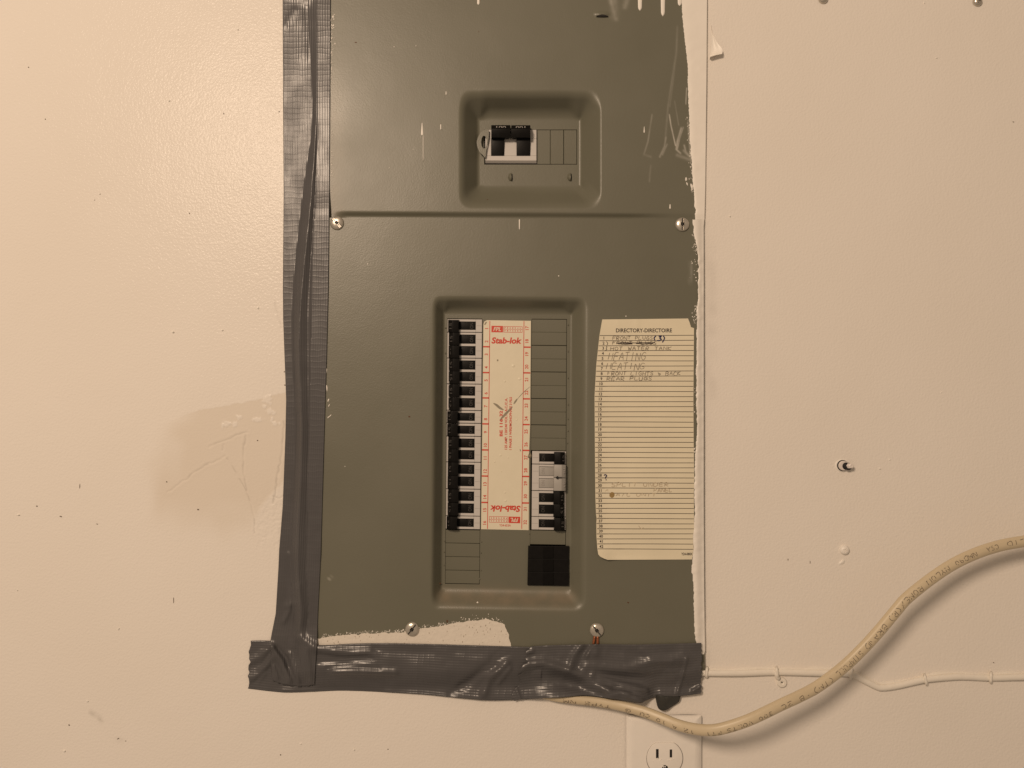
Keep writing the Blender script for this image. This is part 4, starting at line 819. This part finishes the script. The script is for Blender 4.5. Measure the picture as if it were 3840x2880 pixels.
def hstrip(tops, bots, hfun, name, label, nx, ny, jl=0, jr=0, skirt=.35 * MM):
    t = np.linspace(0, 1, nx)[None, :]; u = np.linspace(0, 1, ny)[:, None]
    a = smooth_path(tops, 10); b = smooth_path(bots, 10)
    def samp(p):
        s = np.concatenate([[0], np.cumsum(np.hypot(*np.diff(p, axis=0).T))]); s /= s[-1]
        return np.interp(t, s, p[:, 0]), np.interp(t, s, p[:, 1])
    ax, ay = samp(a); bx_, by = samp(b)
    X = ax + (bx_ - ax) * u; Y = ay + (by - ay) * u
    X = X + (1 - sstep(0, .03, t)) * jl * (vnoise(Y, Y * 0 + 3, 13) - .5) * 2 + sstep(.97, 1, t) * jr * (vnoise(Y, Y * 0 + 8, 9) - .5) * 2
    Pm = P(X, Y, 0); uv = np.stack([u * .048 + 0 * t, Pm[..., 0] + 0 * u], -1).reshape(-1, 2)
    V, Fc, uv, _ = grid(X, Y, hfun(X, Y), skirt=skirt, uv=uv)
    o = mk(name, V, Fc, M['tape'], None, smooth='all', uv=uv); return tag(o, label, 'duct tape', 'duct tape round the panel')
hstrip([(938, 2403), (1010, 2403), (1192, 2419), (1320, 2414), (1444, 2412), (1640, 2416), (1840, 2422), (2012, 2427)], [(931, 2582), (1062, 2596), (1184, 2593), (1314, 2590), (1574, 2603), (1740, 2619), (1840, 2626), (1985, 2622)], hHL, 'tape_strip', 'long grey duct tape strip along the bottom edge of the panel', 260, 46, jl=5)
RR = [([(1950, 2510), (1985, 2490), (2040, 2488), (2100, 2505), (2190, 2540), (2280, 2585)], 4.2, 18), ([(2020, 2530), (2120, 2560), (2250, 2610)], -2.0, 26), ([(2135, 2510), (2150, 2460), (2180, 2418)], 2.0, 12), ([(2165, 2500), (2190, 2445), (2225, 2414)], -1.2, 12), ([(2200, 2460), (2215, 2430), (2235, 2412)], 1.5, 9),
      ([(2225, 2532), (2290, 2555), (2420, 2588)], 3.2, 14), ([(2200, 2570), (2280, 2590), (2350, 2600)], 2.0, 15), ([(2290, 2610), (2330, 2595), (2400, 2630)], 3.0, 16), ([(2200, 2500), (2340, 2510), (2430, 2485), (2560, 2470)], 1.8, 18), ([(2240, 2530), (2400, 2545), (2560, 2510)], -1.6, 20), ([(2410, 2440), (2440, 2475), (2520, 2480)], 1.2, 14), ([(2540, 2598), (2560, 2530), (2575, 2470)], 1.6, 7), ([(1925, 2475), (1960, 2455), (1995, 2440)], 2.2, 11), ([(1915, 2525), (1940, 2500), (1955, 2460)], 2.0, 9), ([(1950, 2620), (1930, 2570), (1928, 2545)], 1.8, 8), ([(2600, 2590), (2625, 2575)], 2.2, 8), ([(2300, 2440), (2420, 2460)], -1.0, 20), ([(2234, 2405), (2234, 2450)], 2.2, 17)]
def hHR(x, y): return np.maximum(hHR_(x, y), np.where(x < 2030, hHL(x, y), under(x, y)) + .5 * MM)
def hHR_(x, y):
    b = np.maximum(covbase(x, y), 0) + 1.9 * MM + ridges(x, y, RR) + .9 * MM * (vnoise(x + 77, y, 60) - .5) + .45 * MM * (vnoise(x + 77, y, 22) - .5)
    lift = 11 * MM * sstep(1950, 2085, x) * (1 - sstep(2380, 2470, x)) * sstep(2530, 2625, y)
    lift = np.maximum(lift, 3.5 * MM * sstep(2440, 2480, x) * sstep(2540, 2610, y))
    return b + lift + 2.0 * MM * (1 - sstep(1980, 2050, x)) * sstep(2560, 2625, y)
hstrip([(1988, 2424), (2060, 2420), (2237, 2416), (2400, 2417), (2632, 2411)], [(1921, 2629), (1968, 2622), (2107, 2615), (2194, 2608), (2300, 2622), (2395, 2636), (2422, 2628), (2463, 2613), (2541, 2611), (2628, 2601)], hHR, 'tape_strip', 'crumpled grey duct tape piece bulging over the white cable', 230, 56, jl=13, jr=4)
# vertical strip
ky = np.array([-350, 0, 430, 720, 1080, 1300, 1640, 2080, 2300, 2420])
kA = np.array([1150, 1150, 1172, 1136, 1100, 1096, 1106, 1086, 1097, 1085])     # foot of the step on the wall
kB = np.array([1190, 1190, 1186, 1168, 1132, 1121, 1132, 1118, 1127, 1115])      # crest of the fold
kV = np.array([1196, 1196, 1191, 1184, 1158, 1153, 1157, 1148, 1157, 1140])
kD = np.array([1204, 1204, 1196, 1192, 1173, 1175, 1169, 1152, 1162, 1150])     # flat on the cover
KS = smooth_path(np.stack([ky, kA, kB, kV, kD], 1), 14)
RV = [([(1022, 2430), (1055, 2480), (1085, 2552)], 3.4, 13), ([(1025, 2500), (1040, 2540)], 1.6, 9), ([(1130, 2398), (1160, 2420)], 2.6, 20), ([(1078, 2272), (1105, 2262)], 1.0, 12), ([(1105, 2440), (1120, 2500), (1135, 2560)], -1.3, 13), ([(1085, 2450), (1100, 2500), (1120, 2555)], 1.4, 9), ([(1150, 2440), (1160, 2500), (1165, 2555)], 1.2, 10), ([(1040, 2430), (1075, 2470), (1080, 2500)], -1.0, 9), ([(1065, 2330), (1085, 2290), (1095, 2200), (1085, 2080)], 1.2, 9), ([(1125, 2390), (1135, 2300), (1120, 2200)], .8, 12), ([(1085, -25), (1110, -22)], 1.2, 18), ([(1135, -40), (1150, 5), (1165, -40)], 1.0, 16), ([(1122, 0), (1128, 90), (1140, 210)], .7, 22), ([(1105, 40), (1070, 95)], .6, 14)]
def hV(x, y): return np.maximum(hV_(x, y), under(x, y) * (x > np.interp(y, KS[:, 0], KS[:, 3])) + .5 * MM)
def hV_(x, y):
    a, b, v, d = (np.interp(y, KS[:, 0], KS[:, j]) for j in (1, 2, 3, 4))
    top = np.where(y < 815, HU, HL) + (HL - HU) * 0; top = HU + .3 * MM + (HL - HU) * sstep(690, 815, y)
    fold = sstep(380, 640, y)
    crest = top + 1.4 * MM * fold + .3 * MM; val = top * (1 - .25 * fold)
    hh = np.where(x < a, .35 * MM, np.where(x < b, .35 * MM + (crest - .35 * MM) * (x - a) / (b - a), np.where(x < v, crest + (val - crest) * (x - b) / (v - b), np.where(x < d, val + (top - val) * (x - v) / (d - v), top)))) + .5 * MM
    hh = hh + ridges(x, y, RV) + .5 * MM * (vnoise(x, y, 90) - .5) * sstep(1700, 2000, y) + .25 * MM * (vnoise(x, y, 40) - .5)
    fade = sstep(2330, 2420, y)
    return hh * (1 - fade) + fade * (np.maximum(hHL(x, y), 0) + 1.0 * MM + ridges(x, y, RV))
vL = np.array([(-350, 1058), (0, 1060), (400, 1062), (720, 1064), (1080, 1061), (1200, 1062), (1440, 1071), (1500, 1073), (1640, 1070), (1900, 1060), (2060, 1047), (2130, 1044), (2300, 1034), (2370, 1020), (2403, 1014), (2480, 1016), (2530, 1018), (2556, 1026)])
vR = np.array([(-350, 1241), (0, 1239.5), (720, 1235.5), (1080, 1231.5), (1300, 1226), (1500, 1220), (1640, 1215.5), (2080, 1203), (2300, 1192), (2412, 1189), (2500, 1183), (2568, 1179.5)])
t = np.linspace(0, 1, 520)[:, None]; u = np.linspace(0, 1, 64)[None, :]
yl = -350 + t * (2554 + 350); yr = -350 + t * (2568 + 350); Y = yl + (yr - yl) * u + (t > .9985) * 6 * (vnoise(u * 900, 0 * u, 30) - .3) + sstep(.985, 1, t) * 12 * np.sin(math.pi * u)
lx = interp(yl, vL[:, 0], vL[:, 1]); rx = interp(yr, vR[:, 0], vR[:, 1]); X = lx + (rx - lx) * u
Pm = P(X, Y, 0); uv = np.stack([u * .046 + 0 * t, Pm[..., 2]], -1).reshape(-1, 2)
V, Fc, uv, _ = grid(X, Y, hV(X, Y), skirt=.35 * MM, uv=uv)
tag(mk('tape_strip', V, Fc, M['tape'], None, smooth='all', uv=uv), 'tall grey duct tape strip with long folds running down the panel side', 'duct tape', 'duct tape round the panel')
# dark flap hanging below the tape
oc = smooth_path([(2458, 2606), (2461, 2630), (2468, 2655), (2482, 2664), (2498, 2663), (2520, 2650), (2545, 2632), (2552, 2610)], 6); c0 = np.array([2500, 2612.0])
r = np.linspace(0, 1, 7)[:, None]; X = c0[0] + (oc[:, 0] - c0[0])[None] * r; Y = c0[1] + (oc[:, 1] - c0[1])[None] * r
V, Fc, _, _ = grid(X, Y, 7 * MM - 3 * MM * r ** 2 + 1.5 * MM * np.sin(X / 14) * r, skirt=1.4 * MM)
tag(mk('rubber_flap', V, Fc, M['rubber'], None, smooth='all'), 'small dark leaf-shaped flap hanging below the crumpled tape', 'flap')

# ---------------------------------------------------------------- cables and wires
def tube(path, rad, n=16, flat=1.0, bump=None):
    """path: 3D points; flat<1 squashes towards the wall"""
    p = np.asarray(path); T = np.gradient(p, axis=0); T /= np.linalg.norm(T, axis=1)[:, None]
    O = np.array([0, -1.0, 0]); Nn = O - T * (T @ O)[:, None]; Nn /= np.linalg.norm(Nn, axis=1)[:, None]; B = np.cross(T, Nn)
    rad = np.broadcast_to(rad, (len(p),)); a = np.linspace(0, 2 * math.pi, n, endpoint=False)
    rr = np.ones(n) if bump is None else bump(a)
    V = p[:, None] + (rad[:, None] * rr[None])[..., None] * (flat * np.cos(a)[None, :, None] * Nn[:, None] + np.sin(a)[None, :, None] * B[:, None])
    m = len(p); Fc = [[i * n + k, i * n + (k + 1) % n, (i + 1) * n + (k + 1) % n, (i + 1) * n + k] for i in range(m - 1) for k in range(n)]
    Fc.append(list(range(n))[::-1]); Fc.append([(m - 1) * n + k for k in range(n)])
    return V.reshape(-1, 3), Fc, (p, Nn, B)
kp = np.array([(2040, 2603, 4), (2090, 2614, 5), (2150, 2621.5, 6.3), (2237, 2631, 7.5), (2324, 2646, 10), (2411, 2668, 14), (2476, 2692, 18), (2541, 2718, 23), (2606, 2734, 28), (2671, 2738, 32), (2735, 2725, 34), (2820, 2695, 35), (2929, 2643, 33), (2994, 2613, 31), (3059, 2579, 29), (3124, 2533, 27), (3176, 2490, 26), (3237, 2431, 26), (3298, 2364, 27), (3363, 2286, 28), (3401, 2243, 28), (3488, 2173, 27), (3574, 2116, 25), (3661, 2075, 23), (3748, 2047, 21), (3840, 2030, 19), (3960, 2014, 18), (4200, 2000, 17)], float)
kp[:, 2] *= interp(kp[:, 0], [2300, 2700, 4200], [1.0, 1.4, 1.5])
sp = smooth_path(kp, 10); path = P(sp[:, 0], sp[:, 1], sp[:, 2] * MM)
CRAD, CFL = 5.0 * MM, .8
cb = empty('cable', P(3000, 2610, 0), 'thick yellowed cable with printed jacket sweeping out from under the tape', 'cable')
groove = lambda a: 1 - .05 * np.exp(-((a - 5.9) / .16) ** 2)
V, Fc, (cp, cN, cB) = tube(path, CRAD * interp(sp[:, 0], [2040, 2200, 2500, 3000], [.84, .86, .97, 1.0]), 28, CFL, groove)
jk = mk('jacket', V, Fc, M['cable'], cb, smooth='all')
s = np.concatenate([[0], np.cumsum(np.linalg.norm(np.diff(cp, axis=0), axis=1))])
def onc(sv, wv):                        # arc length and offset across -> point on the jacket
    i = np.interp(sv, s, np.arange(len(s))); i0 = np.clip(i.astype(int), 0, len(s) - 2); f = (i - i0)[:, None]
    q = lambda A: A[i0] * (1 - f) + A[i0 + 1] * f
    a = wv / CRAD; rr = CRAD * 1.012
    return q(cp) + rr * (CFL * np.cos(a)[:, None] * q(cN) + np.sin(a)[:, None] * q(cB))
sgn = 1 if cB[len(cB) // 2][2] > 0 else -1       # make +w point upwards
Smap = lambda x: float(np.interp(x, sp[:, 0], s))
mb = MB()
def cabletext(txt, xa, xb, w0, ht):
    sa, sb = Smap(xa), Smap(xb); n = len(txt); cw = (sb - sa) / n
    for i, ch in enumerate(txt):
        for st in G.get(ch, []):
            p = np.array(st); p = smooth_path(p, 4) if len(p) > 2 else np.array([p[0] + (p[1] - p[0]) * k for k in np.linspace(0, 1, 4)])
            p = p + rng.uniform(-.03, .03, p.shape)
            sv = sa + cw * (i + .12 + .72 * p[:, 0]); wv = (w0 - ht * (.5 - p[:, 1]) * -1 * -1) * 1.0
            wv = (w0 + ht * (p[:, 1] - .5))
            d = np.stack([np.gradient(sv), np.gradient(wv)], 1); d /= np.linalg.norm(d, axis=1)[:, None] + 1e-12
            nn = np.stack([-d[:, 1], d[:, 0]], 1) * .26 * MM
            a = onc(sv + nn[:, 0], sgn * (wv + nn[:, 1])); b = onc(sv - nn[:, 0], sgn * (wv - nn[:, 1])); m = len(p)
            keep = [k for k in range(m - 1) if rng.random() > .18]
            mb.add(np.concatenate([a, b]), [[k, k + 1, m + k + 1, m + k] for k in keep])
for (tx, xa, xb, w0, ht) in [('LTD', 3836, 3762, 1.0, 3.6), ('CSA', 3735, 3690, .9, 3.6), ('NMD90', 3655, 3572, .8, 3.8), ('NYLON', 3552, 3468, .6, 4.0), ('ROMEX(R)', 3452, 3330, .3, 4.4), ('BRAND', 3318, 3240, .2, 4.4), ('SIMPULL', 3228, 3128, 0, 4.2), ('(TM)', 3118, 3040, -.4, 4.0), ('-B 2C', 3028, 2920, -.8, 3.6), ('300 VOLTS', 2890, 2720, -1.4, 3.4), ('FT1 ', 2705, 2630, -1.6, 3.2), ('12 A 10 CU', 2610, 2400, -1.5, 3.2), ('G5 TYPE NM', 2370, 2110, -1.6, 3.0)]:
    cabletext(tx, xa, xb, w0 * MM, ht * MM)
tag(mb.build('jacket_print', M['print'], jk), kind='stuff')
# painted bell wire along the wall
bp_ = smooth_path([(2600, 2520), (2655, 2524), (2777, 2524.5), (2907, 2521), (3072, 2524), (3185, 2527), (3237, 2550), (3285, 2574), (3310, 2579), (3363, 2572), (3467, 2549), (3555, 2540), (3614, 2538), (3715, 2542), (3840, 2539), (4100, 2536), (4400, 2540)], 10)
V, Fc, _ = tube(P(bp_[:, 0], bp_[:, 1], 2.0 * MM + .4 * MM * np.sin(bp_[:, 0] / 60)), 2.8 * MM, 16, .8)
bw = empty('wire', P(3200, 2540, 0), 'thin cream painted-over wire stapled along the wall', 'wire')
mk('conductor', V, Fc, M['wirep'], bw, smooth='all')
V, Fc, _ = tube(P(bp_[:, 0], bp_[:, 1] - 12 - 3 * np.sin(bp_[:, 0] / 37), .1 * MM), (1.7 + .4 * np.sin(bp_[:, 0] / 23)) * MM, 10, .6)
mk('paint_fillet', V, Fc, M['wirep'], bw, smooth='all')
for (x, y, a, lab) in [(2650, 2521, 95, 'painted staple over the thin wire, right beside the taped panel corner'), (2914, 2522, 84, 'painted staple over the thin wire, above the round clip'), (3192, 2527, 100, 'painted staple over the thin wire, just past the thick cable crossing'), (3471, 2549, 78, 'painted staple over the thin wire, after its dip'), (3716, 2541, 92, 'painted staple over the thin wire, farthest from the panel')]:
    t = np.linspace(-1, 1, 13); ca, sa = math.cos(R(a)), math.sin(R(a))
    X = x + ca * t * 19; Y = y + sa * t * 19; H = (4.6 * np.sqrt(np.clip(1 - (t * 1.02) ** 4, 0, 1)) - .1) * MM
    V, Fc, _ = tube(P(X, Y, H), 1.3 * MM, 8)
    tag(mk('cable_staple', V, Fc, M['wirep'], None, smooth='all'), lab, 'staple', 'staples holding the thin wire')
# round nail-in clip
th = empty('cable_clip', P(2930, 2556, 0), 'small round painted clip with a nail hole hanging under the thin wire', 'clip')
V, Fc = lathe([(4.5 * m_, .3 * m_), (4.5 * m_, -1.6 * m_), (3.9 * m_, -2.4 * m_), (1.9 * m_, -2.5 * m_), (1.2 * m_, -1.6 * m_)], 24)
c = P(2930, 2557, 0); mk('ring', np.array(V) + c, Fc, M['wirep'], th, smooth=True, weld=True)
V, Fc = lathe([(.75 * m_, -1.5 * m_), (.7 * m_, -1.75 * m_)], 12); mk('nail_hole', np.array(V) + c, Fc, M['slot'], th)
V, Fc, _ = tube(P(np.array([2914, 2912, 2916, 2922]), np.array([2518, 2530, 2541, 2546]), np.array([3.6, 3.2, 1.8, 1.2]) * MM), 2.0 * MM, 10); mk('arm', V, Fc, M['wirep'], th, smooth='all')
# two copper ground wires under the lower right cover screw
for (x0, x1, lab) in [(2229, 2226, 'bare copper wire under the bottom cover screw, the one touching its left edge'), (2241, 2241, 'bare copper wire under the bottom cover screw, the one below its middle')]:
    V, Fc, _ = tube(P(np.array([x0 + 1, x0, x1, x1]), np.array([2383, 2392, 2410, 2425]), np.array([7.0, 7.2, 7.3, 7.2]) * MM), 1.15 * MM, 12)
    tag(mk('ground_wire', V, Fc, M['copper'], None, smooth='all'), lab.replace('the one touching its left edge', 'nearer the tall tape strip').replace('the one below its middle', 'nearer the painted edge'), 'wire', 'copper wires under the screw')

# ---------------------------------------------------------------- wall anchor
th = empty('wall_anchor', P(3160, 1745, 0), 'broken plastic wall anchor poking out of a dark hole', 'wall anchor')
c = P(3159, 1746, 0)
V, Fc = lathe([(6.2 * m_, .6 * m_), (6.0 * m_, -.35 * m_), (5.0 * m_, -.7 * m_), (4.5 * m_, -.5 * m_)], 20); V = np.array(V); V[:, 0] += np.where(V[:, 0] < -4 * m_, -.8 * m_, 0)
mk('paint_rim', V + c, Fc, M['paint'], th, smooth='all')
V, Fc = lathe([(5.2 * m_, -.72 * m_), (5.0 * m_, -.8 * m_)], 20); mk('hole', np.array(V) + c, Fc, M['slot'], th)
c2 = P(3160, 1746, 0)
def tilt(V, dx, dz): V = np.array(V); k = -V[:, 1]; V[:, 0] += k * dx; V[:, 2] += k * dz; return V
V, Fc = lathe([(4.5 * m_, -.5 * m_), (4.5 * m_, -2.0 * m_), (4.0 * m_, -2.6 * m_), (2.9 * m_, -2.7 * m_)], 20); mk('plug', tilt(V, .15, -.02) + c2, Fc, M['plug'], th, smooth=True)
V, Fc = lathe([(3.4 * m_, -2.2 * m_), (3.3 * m_, -4.6 * m_), (3.1 * m_, -4.8 * m_)], 20); mk('socket', tilt(V, .75, -.12) + c2, Fc, M['slot'], th, smooth=True)
V, Fc = lathe([(2.6 * m_, -4.2 * m_), (2.5 * m_, -6.4 * m_), (1.6 * m_, -6.9 * m_), (.3 * m_, -6.6 * m_)], 6); mk('pin', tilt(V, .82, .02) + c2, Fc, M['plug'], th, bevel=.2 * m_)

# ---------------------------------------------------------------- outlet
ol = empty('wall_outlet', P(2490, 2910, 0), 'painted-over duplex outlet with cream cover plate below the panel', 'outlet')
x0, x1, y0, y1 = 2349, 2631, 2682, 3140
ins = np.array([0, 8, 20, 34]); hp = np.array([1.8, 4.2, 5.4, 5.8]) * MM
def ringp(d, h): return P([x0 + d, x1 - d, x1 - d, x0 + d], [y0 + d, y0 + d, y1 - d, y1 - d], h)
rec = []
cyv = [2844, 2986]
V = np.concatenate([ringp(d, hh_) for d, hh_ in zip(ins, hp)]); Fc = [[i * 4 + k, i * 4 + (k + 1) % 4, i * 4 + 4 + (k + 1) % 4, i * 4 + 4 + k][::-1] for i in range(3) for k in range(4)] + [[12, 15, 14, 13]]
mk('cover_plate', V, Fc, M['plate'], ol, bevel=.5 * MM, seg=2, smooth=True)
for cyy in cyv:
    a = np.linspace(0, 2 * math.pi, 48, endpoint=False)
    ox = 2493 + 67 * np.cos(a); oy = cyy + np.clip(67 * np.sin(a), -57, 57)
    V, Fc = prism(list(zip(ox, oy)), 6.8 * MM, 4.5 * MM)
    fc = mk('receptacle', V, Fc, M['plate'], ol, bevel=.5 * MM, smooth=True)
    V, Fc = prism(list(zip(2493 + 69.5 * np.cos(a), cyy + np.clip(69.5 * np.sin(a), -59, 59))), 5.86 * MM, 4.5 * MM); mk('gap', V, Fc, M['mark'], ol)
    for (xa, xb, ya, yb) in [(2460, 2470, -35, 0), (2511.5, 2520.5, -33.5, -3.5)]:
        V, Fc = solid([(xa, cyy + ya), (xb, cyy + ya), (xb, cyy + yb), (xa, cyy + yb)], 6.86 * MM, 6 * MM); mk('slot', V, Fc, M['slot'], fc)
    V, Fc = prism([(2494 + 11 * math.cos(q), cyy + 36 + min(11 * math.sin(q), 8)) for q in np.linspace(0, 2 * math.pi, 20, endpoint=False)], 6.86 * MM, 6 * MM); mk('ground_hole', V, Fc, M['slot'], fc)
mb = MB()
for k in range(22):
    sx, sy = [(2470, 2842), (2520, 2842), (2490, 2866)][k % 3]; blob(mb, sx + rng.normal(0, 9), sy + abs(rng.normal(0, 6)), rng.uniform(1.5, 3.5), rng.uniform(1.5, 3.5), 6.85 * MM, .35 * MM, n=7, jit=.4)
tag(mb.build('paint_crumb', M['plate'], ol, smooth='all'), kind='stuff')

mb = MB()
ribbon(mb, smooth_path([(2490, 2682.5), (2540, 2681), (2590, 2680.5), (2616, 2681)], 5), 2.6, 1.2 * MM, taper=True); ribbon(mb, smooth_path([(2354, 2684), (2372, 2681), (2400, 2680)], 5), 2.8, 1.2 * MM, taper=True)  # cracks in the paint along the plate's top edge
ribbon(mb, smooth_path([(2632.5, 2690), (2632, 2800), (2632, 2900)], 6), 1.8, .9 * MM)  # dark line drawn as the plate's contact shadow, not a crack
tag(mb.build('paint_crack_and_shade', M['mark'], ol), kind='stuff')
